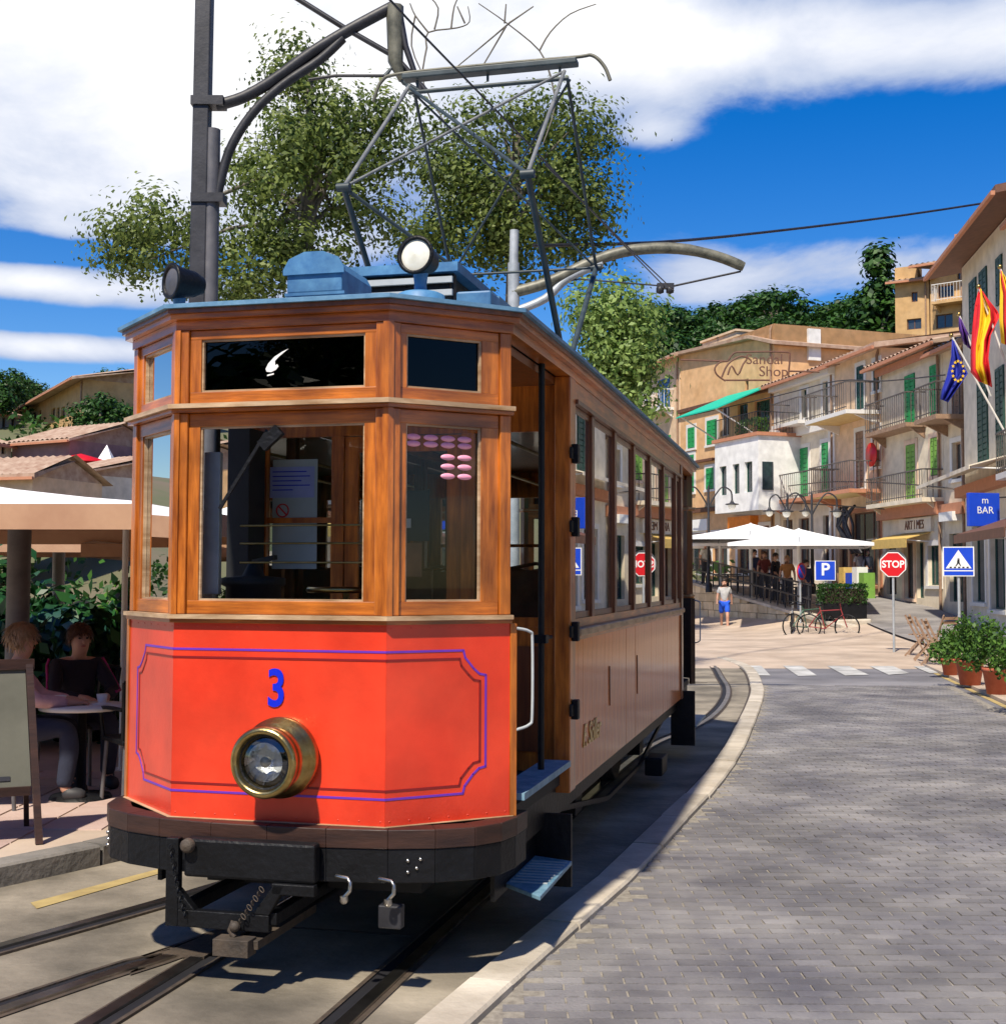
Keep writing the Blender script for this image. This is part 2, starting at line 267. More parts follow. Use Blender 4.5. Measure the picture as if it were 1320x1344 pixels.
for end, frames, flip in (('front', (FL_, FC, FR_), 0), ('rear', (RR_, RC, RL_), 1)):  # rear end coloured dark brown to stand in for its shade
    pl_ = [(frames[0](0, 0).x, frames[0](0, 0).y)] + [(f(f.L, 0).x, f(f.L, 0).y) for f in frames]
    for i, F in enumerate(frames):
        mb = MB(); mb.fb(F, .0005, F.L - .0005, .655, 1.462, -.02, 0); P(mb, 'front_panel' if not flip else 'rear_panel', 'red' if not flip else 'brownbeam')
    P(band(MB(), pl_, -.03, .022, 1.462, 1.478), 'belt_moulding', 'wood_h'); P(band(MB(), pl_, -.03, .034, 1.479, 1.497), 'belt_moulding', 'wood_pale')
    P(band(MB(), pl_, -.05, .030, 2.347, 2.362), 'middle_moulding', 'wood_h'); P(band(MB(), pl_, -.05, .048, 2.363, 2.382), 'middle_moulding', 'wood_pale')
    for F, ml, mr in ((frames[0], .105, .10), (frames[1], .104, .104), (frames[2], .084, .135)):
        for z0, z1, g0, g1, gm in ((1.498, 2.346, 1.555, 2.288, 'glass'), (2.383, 2.70, 2.436, 2.660, 'glassd' if F is not frames[0] else 'glass')):
            fr = MB(); e = .054
            fr.fb(F, e, F.L - e, z0, g0, -.045, -.006)
            o = P(fr, 'window_frame', 'wood_h', bevel=.003); MB().fb(F, e, F.L - e, g1, z1, -.045, -.006).build('frame_rail', M['wood_h'], o, bevel=.003); MB().fb(F, e, ml, g0, g1, -.045, -.007).build('frame_stile', M['wood_v'], o); MB().fb(F, F.L - mr, F.L - e, g0, g1, -.045, -.007).build('frame_stile', M['wood_v'], o)
            bd = MB()                # thin glazing beads round the pane
            bd.fb(F, ml, F.L - mr, g0, g0 + .008, -.03, -.015); bd.fb(F, ml, F.L - mr, g1 - .008, g1, -.03, -.015); bd.fb(F, ml, ml + .008, g0 + .008, g1 - .008, -.03, -.015); bd.fb(F, F.L - mr - .008, F.L - mr, g0 + .008, g1 - .008, -.03, -.015)
            bd.build('glazing_bead', M['wood_pale'], o)
            g = MB(); g.fb(F, ml + .001, F.L - mr - .001, g0 + .001, g1 - .001, -.034, -.031); g.build('window_pane', M[gm], o)
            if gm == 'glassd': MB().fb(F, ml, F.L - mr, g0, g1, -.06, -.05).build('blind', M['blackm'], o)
    for Fa, Fb in ((frames[0], frames[1]), (frames[1], frames[2])):
        for z0, z1 in ((1.498, 2.346), (2.383, 2.70)):
            P(band(MB(), corner(Fa, Fb), -.06, .008, z0, z1), 'corner_post', 'wood_d' if flip else 'wood_v', bevel=.004)
            P(band(MB(), corner(Fa, Fb, .018), .0085, .016, z0, z1), 'corner_bead', 'wood_v')
    for F, a, b in ((frames[0], .0, .053), (frames[2], frames[2].L - .053, frames[2].L)):
        for z0, z1 in ((1.498, 2.346), (2.383, 2.70)): P(MB().fb(F, a, b, z0, z1, -.07, .006), 'end_post', 'wood_d' if flip else 'wood_v', bevel=.004)
        P(MB().fb(F, a + .0 if a else -.028, b if a == 0 else b + .028, .62, 1.461, -.07, .007) if 0 else MB().fb(F, (-.03 if a < .01 else F.L + .0005), (-.0005 if a < .01 else F.L + .03), .60, 1.46, -.05, .006), 'end_post', 'brownbeam' if flip else 'wood_v')
sc = MB()
for F in (FL_, FC, FR_):
    n = int(F.L / .09)
    for k in range(n + 1):
        for z in (.672, 1.447): sc.lathe(F(.02 + (F.L - .04) * k / n, z, -.001), F.n, [(0, .0045), (.002, .0035), (.0025, .0005)], 6)
sc.build('screw_heads', M['red'], tram, kind='stuff')
# number, pinstripes, lettering
text('numeral', '3', .215, M['bluetext'], tram, fmtx(FC, HB - .002, 1.19, .004), ext=.002, sx=.82, bold=.004)
def stripe(z0, z1, s_cut, cut, m, nm):
    """line round the three red faces with notched corners on the outer faces"""
    for F, sgn in ((FC, 0), (FR_, 1), (FL_, -1)):
        w = .0045; pts = []
        if sgn == 0: runs = [[(0, z1), (F.L, z1)], [(0, z0), (F.L, z0)]]
        else:
            X = s_cut; arc1 = [(X - cut, z1), (X - cut + .008, z1 - .03), (X - cut + cut * .45, z1 - cut * .72), (X - .03, z1 - cut + .006), (X, z1 - cut)]
            arc2 = [(a, z0 + z1 - b) for a, b in arc1][::-1]; r = [(0, z1)] + arc1 + arc2 + [(0, z0)]
            if sgn < 0: r = [(F.L - a, b) for a, b in r]
            runs = [r]
        for r in runs:
            mb = MB()
            for (a, za), (b, zb) in zip(r[:-1], r[1:]):
                d = Vector((b - a, zb - za)); l = d.length; n_ = Vector((-d.y, d.x)) / l * w; e = d / l * w * .6
                mb.hexa([F(a + s * n_.x - e.x * (1 - t) + e.x * t + (b - a) * t, za + s * n_.y - e.y * (1 - t) + e.y * t + (zb - za) * t, dd) for dd in (.0, .0022) for s, t in ((-1, 0), (-1, 1), (1, 1), (1, 0))])
            P(mb, nm, m)
stripe(.762, 1.352, .452, .105, 'purple', 'pinstripe'); stripe(.795, 1.318, .425, .095, 'maroon', 'pinstripe')
# crescent emblem on the upper glass
cr_ = [(.045, .075), (.02, .062), (-.012, .035), (-.03, .0), (-.032, -.03), (-.02, -.045), (.005, -.048), (.026, -.036), (.032, -.018), (.02, -.006), (.012, -.012), (.006, .0), (.0, .012), (.012, .035), (.028, .055)]
mb = MB(); mb.slab([FC(HB - .045 + a * .85 + b * .35, 2.552 + b * .78, -.030) for a, b in cr_], (0, -.002, 0)); mb.slab([FC(HB - .075 + a, 2.498 + b, -.030) for a, b in ((0, 0), (.03, .006), (.03, .012), (0, .006))], (0, -.002, 0)); P(mb, 'crescent_emblem', 'white')
# saloon sides
SR, SL = Frame((SX, Y0), (SX, Y1)), Frame((-SX, Y1), (-SX, Y0))
pil = [0.71, 1.53, 2.37, 3.22, 4.08, 4.97]
for F in (SR, SL):
    g = (lambda a: a) if F is SR else (lambda a: F.L - a)
    def seg(a, b): a, b = g(a), g(b); return min(a, b), max(a, b)
    a, b = seg(-.0, .15); P(MB().fb(F, a, b, .56, 2.70, -.07, .015), 'door_post', 'wood_v', bevel=.006)
    a, b = seg(F.L - .14, F.L); P(MB().fb(F, a, b, .56, 2.70, -.07, .014), 'door_post', 'wood_d', bevel=.006)
    pw = (F.L - .29) / 36
    me_ = MB().box(.0008, pw - .0008, 0, .02, .562, 1.328).mesh('plank', M['plank'])
    for k in range(36):
        o = inst(me_, 'plank', tram); a, b = seg(.15 + k * pw, .15 + (k + 1) * pw); m = Matrix.Identity(4); m.col[0][:3] = F.s; m.col[1][:3] = -F.n; m.col[3][:3] = F(a, 0, random.uniform(0, .0012)); o.matrix_local = m
    a, b = seg(.151, F.L - .141)
    P(MB().fb(F, a, b, .563, 1.327, -.03, -.021), 'side_backing', 'wood_d')
    P(MB().fb(F, a, b, 1.329, 1.35, -.03, .022), 'sill_moulding', 'wood_h'); P(MB().fb(F, a, b, 1.351, 1.39, -.06, .045), 'window_sill', 'wood_pale', bevel=.008)
    P(MB().fb(F, a, b, 1.391, 1.44, -.05, .004), 'lower_rail', 'wood_h'); P(MB().fb(F, a, b, 2.60, 2.70, -.05, .004), 'upper_rail', 'wood_h')
    P(MB().fb(F, a, b, 2.575, 2.598, -.02, .028), 'drip_moulding', 'wood_d')
    for s in pil:
        a, b = seg(s - .04, s + .04); P(MB().fb(F, a, b, 1.441, 2.574, -.055, .012), 'window_pillar', 'wood_d', bevel=.004)
    ed = [.15] + [x for s in pil for x in (s - .04, s + .04)] + [F.L - .14]
    for i in range(0, len(ed), 2):
        a, b = seg(ed[i], ed[i + 1]); fr = MB()
        fr.fb(F, a, a + .018, 1.442, 2.572, -.035, -.002); fr.fb(F, b - .018, b, 1.442, 2.572, -.035, -.002); fr.fb(F, a + .018, b - .018, 1.442, 1.475, -.034, -.003); fr.fb(F, a + .018, b - .018, 2.54, 2.572, -.034, -.003)
        o = P(fr, 'window_frame', 'wood_d'); MB().fb(F, a + .019, b - .019, 1.476, 2.539, -.012, -.009).build('window_pane', M['glasss'], o)
    if F is SR:
        mb = MB()
        for s, h in ((1.32, .24), (2.52, .27)): mb.slab([F(s, 1.12, .001), F(s + .028, 1.10, .001), F(s + .012, 1.12 - h, .001)], F.n * .006)
        P(mb, 'tapered_inlay', 'wood_d')
        text('lettering', 'F. Sóller', .17, M['gold'], tram, fmtx(SR, .70, .79, .005), ext=.002, sx=1.0, font_shear=.35, bold=.002)
        for z in (2.30, 1.92, 1.38, .98): mb = MB(); mb.fb(F, .03, .085, z - .05, z + .05, .016, .05); mb.fb(F, -.03, .03, z - .03, z + .03, .016, .03); P(mb, 'door_hinge', 'black', bevel=.004)
# header, cornice, roof
P(band(MB(), LOOP + [LOOP[0]], -.06, .012, 2.701, 2.742), 'header', 'wood_h'); P(band(MB(), LOOP + [LOOP[0]], -.05, .042, 2.743, 2.765), 'cornice', 'wood_h'); P(band(MB(), LOOP + [LOOP[0]], -.05, .056, 2.7655, 2.784), 'cornice', 'wood_d')
edge = offpoly(LOOP + [LOOP[0]], .075)[:-1]
vs = []; fs = []; NR = len(edge)
rings = [(0, 2.785), (0, 2.802), (.06, 2.814), (.2, 2.842), (.4, 2.872), (.65, 2.892), (1, 2.90)]
for t, z in rings:
    for x, y in edge: yy = min(max(y, .75), 7.85); vs.append((x * (1 - t), y + (yy - y) * t, z))
for i in range(len(rings) - 1): fs += [(i * NR + k, i * NR + (k + 1) % NR, (i + 1) * NR + (k + 1) % NR, (i + 1) * NR + k) for k in range(NR)]
fs.append(tuple(range(NR - 1, -1, -1)))
mb = MB(); mb.add(vs, fs, False); roof = P(mb, 'roof', 'roofblue')
# clerestory with louvres
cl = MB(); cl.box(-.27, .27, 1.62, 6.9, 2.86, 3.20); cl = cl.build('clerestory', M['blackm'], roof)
MB().ext([(-.31, 1.58), (.31, 1.58), (.31, 6.94), (-.31, 6.94)], 3.29, 3.34).build('clerestory_roof', M['lampblue'], roof)
for z in (2.96, 3.03, 3.10, 3.165, 3.235): MB().box(-.275, .275, 1.595, 1.618, z, z + .032).build('louvre', M['paleslat'], roof)
mb = MB(); mb.box(-.28, -.272, 1.62, 6.9, 3.2, 3.284)
for s in (-1, 1):
    for k in range(9):
        y = 1.62 + k * .66; mb.box(s * .272 - .006 + (.0 if s > 0 else 0), s * .272 + .006, y, y + .05, 2.87, 3.284)
mb.box(-.25, .25, 1.63, 6.88, 3.2005, 3.284); mb.build('clerestory_side', M['black'], roof)
for s in (-1, 1):                  # roof walkways
    w = MB(); w.box(s * .60 - .085, s * .60 + .085, 1.0, 7.2, 2.965, 2.99); w.box(s * .60 - .085, s * .60 - .06, 1.0, 7.2, 2.9905, 3.01); w.box(s * .60 + .06, s * .60 + .085, 1.0, 7.2, 2.9905, 3.01); o = w.build('walkway', M['roofblue'], tram)
    for k in range(8): o2 = MB().box(s * .60 - .07, s * .60 + .07, 1.1 + k * .8, 1.14 + k * .8, 2.86, 2.9645).build('walkway_support', M['black'], o)
MB().box(.52, .69, .82, .995, 2.90, 3.0).build('junction_box', M['lampblue'], tram, bevel=.01)
# blue roof box with rounded lid
def arch(x0, x1, z0, zs, zt, n=5):
    pts = [(x0, z0), (x1, z0)]; cx, rx = (x0 + x1) / 2, (x1 - x0) / 2
    return pts + [(cx + rx * cos(pi * k / n), zs + (zt - zs) * sin(pi * k / n)) for k in range(n + 1)]
b = MB(); b.slab([(x, .74, z) for x, z in arch(-.30, -.02, 3.015, 3.12, 3.20)], (0, .42, 0)); o = P(b, 'roof_box', 'lampblue', bevel=.006)
b = MB(); b.slab([(x, .725, z) for x, z in arch(-.315, -.005, 3.10, 3.125, 3.212)], (0, .014, 0)); b.box(-.31, -.005, .735, 1.17, 3.0, 3.014); b.build('roof_box_rim', M['lampblue'], o)
b = MB(); [b.box(x, x + .03, y, y + .03, 2.90, 3.0) for x in (-.28, -.06) for y in (.76, 1.1)]; b.build('roof_box_foot', M['lampblue'], o)
# roof lamps
def rooflamp(x, y, z, r, ax, lensm):
    c = Vector((x, y, z)); ax = Vector(ax).normalized()
    o = P(MB().lathe(c, ax, [(-.16, .015), (-.155, r * .55), (-.11, r * .78), (-.03, r * .93), (.0, r * 1.06), (.012, r * 1.08), (.012, r * .88), (.0, r * .86), (0, .0)], 28), 'roof_lamp', 'black')
    MB().lathe(c, ax, [(.002, r * .86), (.01, r * .55), (.016, .001)], 28).build('lamp_lens', M[lensm], o)
    b = MB().lathe((x, y + .07, 2.84), (0, 0, 1), [(0, .115), (.09, .11), (.10, .09), (.105, .03), (.14, .028), (z - 2.84 - r * .7, .035)], 24); b.build('lamp_base', M['lampblue'], o)
rooflamp(.425, .50, 3.10, .082, (-.12, -1, .02), 'milk')
rooflamp(-.84, .62, 3.075, .082, (-.62, -.9, 0), 'pole2')
# headlamp
hl = P(MB().lathe((.03, 0, .918), (-.02, -1, 0), [(0, .158), (.02, .166), (.05, .163), (.055, .150), (.085, .146), (.09, .132), (.15, .128), (.155, .140), (.185, .143), (.20, .135), (.205, .118), (.19, .112), (.17, .104), (.165, .10)], 48), 'headlamp', 'brass')
MB().lathe((.027, -.165, .918), (-.02, -1, 0), [(-.075, .001), (-.06, .045), (-.03, .08), (.0, .100)], 40).build('reflector', M['mirror'], hl)
MB().lathe((.027, -.15, .918), (-.02, -1, 0), [(-.01, .001), (.0, .02), (.02, .022), (.032, .001)], 16).build('bulb', M['milk'], hl)
MB().lathe((.026, -.178, .918), (-.02, -1, 0), [(.0, .1), (.012, .075), (.018, .04), (.02, .0005)], 40).build('lens', M['lens'], hl)
MB().lathe((.026, -.168, .918), (-.02, -1, 0), [(.0, .100), (-.004, .078), (.006, .078), (.012, .112)], 40).build('dark_inner_ring', M['black'], hl)
# buffer beam, coupling plate, guard
BP = [(-.955, .50), (-.93, .30), (-.80, .10), (-.50, -.055), (-.2, -.085), (.2, -.085), (.50, -.055), (.80, .10), (.93, .30), (.955, .62)]
BP = [(-.945, .50), (-.94, .36), (-.90, .22), (-.82, .105), (-.68, .015), (-.50, -.045), (-.25, -.078), (0, -.085), (.25, -.078), (.50, -.045), (.68, .015), (.82, .105), (.90, .22), (.93, .36), (.935, .54)]
P(band(MB(), BP, -.10, .0, .575, .652), 'buffer_beam', 'brownbeam', bevel=.004); P(band(MB(), BP, -.09, -.006, .44, .5745), 'buffer_plate', 'black', bevel=.004)
P(band(MB(), [(-.893, .43), (-.893, .38), (-HB, 0), (HB, 0), (.893, .38), (.893, .43)], -.12, .018, .6525, .6545), 'floor_edge', 'wood_pale')
mb = MB(); BF = Frame(BP[2], BP[3])
for a, z in ((.03, .53), (.055, .505), (.03, .475)): mb.lathe(BF(a, z, -.006), BF.n, [(0, .008), (.008, .007), (.01, .001)], 8)
BG = Frame(BP[9], BP[10])
for a, z in ((.08, .53), (.115, .50), (.08, .485), (.13, .535)): mb.lathe(BG(a, z, -.006), BG.n, [(0, .008), (.008, .007), (.01, .001)], 8)
P(mb, 'rivet', 'steel')
P(MB().box(-.33, .235, -.155, -.088, .445, .60), 'coupling_plate', 'black', bevel=.012)
mb = MB(); mb.box(-.40, -.345, -.17, -.13, .25, .60); mb.box(-.345, .05, -.17, -.13, .25, .318); mb.slab([(-.345, -.17, .318), (-.345, -.17, .40), (-.27, -.17, .318)], (0, .04, 0)); mb.slab([(-.02, -.17, .318), (.05, -.17, .318), (.12, -.17, .44), (.07, -.17, .44)], (0, .04, 0)); mb.box(.06, .24, -.17, -.13, .40, .444); mb.beam((-.36, -.15, .30), (-.36, .5, .30), .05, .05); mb.beam((.05, -.15, .30), (.05, .5, .30), .05, .05)
P(mb, 'lifeguard_frame', 'black', bevel=.004)
def chain(p, q, sag, n, nm, m):
    me = None
    for k in range(n):
        t = (k + .5) / n; c = Vector(p).lerp(Vector(q), t) + Vector((0, 0, -sag * 4 * t * (1 - t)))
        if me is None:
            ln = Vector(q) - Vector(p); r = ln.length / n * .62
            me = MB().tube([(r * sin(2 * pi * j / 10) * .55, 0, r * cos(2 * pi * j / 10)) for j in range(11)], r * .19, 5, False).mesh(nm, M[m])
        o = inst(me, nm, tram, c); o.rotation_euler = (0, (R(-40) if q[0] < p[0] else R(25)), R(90 if k % 2 else 0))
chain((.03, -.18, .43), (-.075, -.2, .27), .0, 9, 'chain_link', 'steeld')
chain((-.375, -.185, .58), (-.30, -.185, .30), .03, 14, 'chain_link', 'black')
hk = MB(); hk.tube([(-.07, -.19, .275), (-.09, -.2, .29), (-.10, -.2, .26), (-.08, -.2, .235)], .012, 8); hk.box(-.15, .0, -.25, -.17, .17, .235); hk.box(-.06, .02, -.2, .4, .19, .225); hk.ball((-.08, -.2, .275), .022); P(hk, 'coupling_hook', 'steeld', bevel=.003)
for x in (.37, .55):
    h = MB(); h.tube([(x - .06, -.11, .475), (x, -.14, .475), (x + .012, -.145, .46), (x + .012, -.15, .43), (x - .012, -.15, .405)], .008, 8); h.lathe((x - .012, -.15, .41), (0, 0, -1), [(0, .015), (.02, .018), (.03, .01)], 12); P(h, 'brake_hose', 'steel')
P(MB().box(.48, .575, -.10, -.05, .28, .37), 'sensor_box', 'pole', bevel=.006)
P(MB().lathe((-.30, -.17, .575), (0, -1, 0), [(0, .03), (.02, .028), (.025, .02), (.03, .0)], 16), 'tow_pin', 'steeld')
# floor, underframe, wheels
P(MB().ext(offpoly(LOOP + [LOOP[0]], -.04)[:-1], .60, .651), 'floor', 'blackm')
for s in (-1, 1):
    P(MB().box(s * .80 - .05, s * .80 + .05, .5, 8.1, .44, .599), 'side_sill', 'black')
    P(MB().box(s * .60 - .03, s * .60 + .03, 1.9, 6.7, .27, .40), 'truck_frame', 'black')
    o = P(MB().box(s * .87 - .075, s * .87 + .07, .46, 1.50, .705, .735), 'door_tread', 'stepblue')
    st = MB()
    if s > 0: st.slab([(s * .80, .70, .275), (s * 1.0, .50, .275), (s * 1.0, 1.22, .275), (s * .80, 1.30, .275)], (0, 0, .02)); o = P(st, 'step_board', 'stepblue', bevel=.004) if s > 0 else o
    g = MB(); [g.box(*sorted((s * .815, s * .985)), .72 + .055 * k, .732 + .055 * k, .2955, .300) for k in range(9)]; g.build('step_rib', M['paleslat'], o) if s > 0 else 0
    g = MB(); g.box(*sorted((s * .80, s * .98)), 1.301, 1.33, .15, .50); g.box(*sorted((s * .78, s * .80)), .5, 1.48, .26, .69); g.build('step_bracket', M['black'], o)
    o = P(MB().box(s * .93 - .13, s * .93 + .10, 7.15, 8.1, .285, .305), 'step_board', 'stepblue'); MB().box(s * .93 - .13, s * .93 + .09, 7.1, 7.149, .12, .62).build('step_bracket', M['black'], o)
    P(MB().box(s * .80 - .0, s * .80 + .14 if s > 0 else s * .80 + .0, 5.3, 5.62, .10, .24) if s > 0 else MB().box(-.94, -.8, 5.3, 5.62, .10, .24), 'sand_box', 'black', bevel=.01)
    for y in (2.9, 5.7):
        w = MB().lathe((s * .457 - s * .05, y, .33), (s, 0, 0), [(0, .30), (.0, .36), (.02, .36), (.03, .335), (.10, .33), (.11, .30), (.06, .27), (.05, .10), (.12, .09), (.13, .0)], 32); P(w, 'wheel', 'steeld')
        a = MB().box(s * .66 - .06, s * .66 + .06, y - .11, y + .11, .22, .44)
        for k in range(5): a.box(s * .68 - .03, s * .68 + .03, y - .42 + k * .06, y + .42 - k * .06, .445 + k * .012, .456 + k * .012)
        P(a, 'axle_box', 'black', bevel=.004)
    t = MB(); t.beam((s * .78, 1.7, .44), (s * .78, 3.6, .20), .02, .03); t.beam((s * .78, 3.6, .20), (s * .78, 5.1, .20), .02, .03); t.beam((s * .78, 5.1, .20), (s * .78, 6.9, .44), .02, .03); P(t, 'truss_rod', 'black')
P(MB().box(-.55, .55, 3.6, 5.0, .22, .50), 'resistor_case', 'blackm'); P(MB().box(-.5, .5, .4, 1.6, .3, .59), 'air_tank', 'blackm')
# handrails, grab poles
for sy in (1, -1):
    yy = (lambda y: y) if sy > 0 else (lambda y: 8.61 - y)
    for s in (-1, 1):
        if s > 0 or sy < 0: P(MB().tube(smooth_path([(s * .915, yy(.40), 1.44), (s * .965, yy(.44), 1.425), (s * .975, yy(.45), 1.38), (s * .975, yy(.45), 1.08), (s * .965, yy(.44), 1.03), (s * .915, yy(.40), 1.01)], 4), .0065, 8), 'handrail', 'paleslat')
        P(MB().tube([(s * .86, yy(1.16), .73), (s * .86, yy(1.16), 2.70)], .016, 8), 'grab_pole', 'black')
        g = MB(); g.tube([(s * .86, yy(1.16), 1.50), (s * .80, yy(1.40), 1.50)], .010, 6); g.tube([(s * .86, yy(1.16), 1.36), (s * .86, yy(1.40), 1.36)], .010, 6); g.box(s * .86 - .03, s * .86 + .03, yy(1.16) - .03, yy(1.16) + .03, 1.34, 1.38); P(g, 'door_latch', 'black')
        P(MB().tube([(s * .905, yy(.395), .66), (s * .905, yy(.395), 1.0)], .008, 6), 'edge_strip', 'wood_pale')
# bulkheads between platform and saloon
for yb, sg in ((1.60, 1), (7.0, -1)):
    F = Frame((-.85, yb), (.85, yb)); wl_ = F.L
    bk = MB(); bk.fb(F, 0, .52, .66, 1.40, -.04, 0); bk.fb(F, 1.18, wl_, .66, 1.40, -.04, 0); bk.fb(F, 0, wl_, 2.42, 2.70, -.04, 0)
    for a, b in ((0, .07), (.45, .52), (1.18, 1.25), (wl_ - .07, wl_)): bk.fb(F, a, b, 1.401, 2.419, -.04, .004)
    bk.fb(F, .07, .45, 1.401, 1.45, -.04, .003); bk.fb(F, 1.25, wl_ - .07, 1.401, 1.45, -.04, .003); bk.fb(F, .07, .45, 1.95, 1.98, -.035, -.005); o = P(bk, 'bulkhead', 'wood_v')
    MB().fb(F, .071, .449, 1.451, 2.418, -.025, -.022).build('bulkhead_pane', M['glass'], o); MB().fb(F, 1.251, wl_ - .071, 1.451, 2.418, -.025, -.022).build('bulkhead_pane', M['glass'], o)
    [MB().fb(F, a, b, .76, 1.30, .005, .012).build('bulkhead_moulding', M['wood_d'], o) for a, b in ((.08, .44), (1.26, wl_ - .08))]
    dr = MB(); dr.fb(F, .524, 1.176, .67, 1.40, -.035, -.005); dr.fb(F, .524, .60, 1.401, 2.415, -.035, -.006); dr.fb(F, 1.10, 1.176, 1.401, 2.415, -.035, -.006); dr.fb(F, .60, 1.10, 2.33, 2.415, -.035, -.006); d = P(dr, 'saloon_door', 'wood_v')
    MB().fb(F, .601, 1.099, 1.402, 2.329, -.025, -.022).build('door_pane', M['glass'], d)
    if sg > 0:
        MB().fb(F, .10, .36, 1.70, 2.30, -.02, -.015).build('hanging_poster', M['poster'], o); MB().fb(F, .085, .345, 2.09, 2.26, -.0145, -.012).build('paper_notice', M['notice'], o)
        pr = MB(); c0 = F(.16, 2.02, -.012); pr.tube([c0 + Vector((.035 * cos(t * pi / 10), 0, .035 * sin(t * pi / 10))) for t in range(21)], .004, 5, False); pr.beam(c0 + Vector((-.024, 0, .024)), c0 + Vector((.024, 0, -.024)), .008, .003, (0, 1, 0)); pr.build('prohibition_mark', M['redspot'], o)
        nb = MB(); [nb.fb(F, .10, .10 + w_, 2.23 - .025 * i, 2.236 - .025 * i, -.0115, -.011) for i, w_ in enumerate((.2, .22, .17, .22, .12))]; nb.build('notice_lines', M['bluetext'], o)
        MB().fb(F, .66, 1.0, 1.85, 2.12, -.02, -.01).build('timetable_board', M['blackm'], d); b2 = MB(); [b2.fb(F, .68 + .16 * i, .80 + .16 * i, 1.66, 1.84, -.02, -.012) for i in (0, 1)]; b2.build('picture_card', M['tan'], d)
        w3 = MB(); [w3.fb(F, .70 + .15 * i, .75 + .15 * i, 1.92, 1.97, -.0095, -.006) for i in (0, 1)]; w3.build('board_print', M['paleslat'], d)
# driver's platform: controller, mirror strip, brass window bars, wiper
ct = MB(); ct.lathe((-.25, .30, .66), (0, 0, 1), [(0, .12), (.95, .12), (.96, .14), (.99, .14), (1.0, .05), (1.06, .02)], 20); ct.beam((-.25, .30, 1.72), (-.12, .24, 1.74), .02, .02); P(ct, 'controller', 'blackm')
P(MB().box(-.395, -.32, .10, .13, 1.58, 2.19), 'mirror_strip', 'galv', bevel=.004)
mb = MB()
for z in (1.715, 1.795, 1.87): mb.tube([(-.20, .055, z), (.39, .055, z)], .005, 6)
P(mb, 'window_guard_bar', 'brass')
mb = MB(); mb.beam((-.07, .03, 2.27), (-.28, .02, 1.94), .014, .010, (0, 1, 0)); mb.beam((-.09, .018, 2.20), (-.01, .018, 2.27), .05, .03, (0, 1, 0)); P(mb, 'wiper', 'black')
hw = MB().lathe((.20, .26, 1.28), (0, 0, 1), [(-.6, .02), (0, .02), (.0, .03)], 12); hw.tube([(.20 + .16 * cos(t * pi / 12), .26 + .16 * sin(t * pi / 12), 1.60) for t in range(25)], .014, 6, False); hw.beam((.04, .26, 1.60), (.36, .26, 1.60), .02, .015); hw.beam((.2, .26, 1.2), (.2, .26, 1.6), .02, .02); P(hw, 'brake_wheel', 'brass')
for i, z in enumerate((2.236, 2.210 - .002, 2.158, 2.118, 2.078)):
    for j, s_ in enumerate((.125, .205, .284, .362)):
        if i > 1 and j < 2: continue
        o = inst(M.setdefault('_ov', MB().lathe((0, 0, 0), (0, 0, 1), [(0, .0005), (0, .0175), (.001, .0175), (.001, .0005)], 20).mesh('sticker', M['pink'])), 'sticker', tram)
        m = Matrix.Identity(4); m.col[0][:3] = FR_.s * 1.9; m.col[1][:3] = (0, 0, .74); m.col[2][:3] = FR_.n; m.col[3][:3] = FR_(s_, z, -.029); o.matrix_local = m
P(MB().box(-.90, -.77, 1.36, 1.56, .66, 2.45), 'dark_cab_filler', 'blackm', bevel=.006)  # black box added so the left of the cab reads as dark interior
# interior
P(MB().ext(offpoly(LOOP + [LOOP[0]], -.07)[:-1], 2.66, 2.699), 'ceiling', 'wood_d')
sb = MB(); sb.box(-.21, .21, 0, .42, 0, .06); sb.box(-.21, .21, .40, .45, .06, .62); sb.tube([(-.21, .44, .62), (.0, .44, .66), (.21, .44, .62)], .012, 6); sb.box(-.18, -.15, .05, .40, -.42, 0); sb.box(.15, .18, .05, .40, -.42, 0)
sme = sb.mesh('seat', M['tan'])
for y in (2.0, 2.85, 3.7, 4.55, 5.4, 6.25):
    for x in (-.55, .55): inst(sme, 'seat', tram, (x, y, 1.08))
mb = MB(); [mb.tube([(s * .3, 1.7, 2.5), (s * .3, 6.9, 2.5)], .012, 6) for s in (-1, 1)]; P(mb, 'ceiling_rail', 'brass')
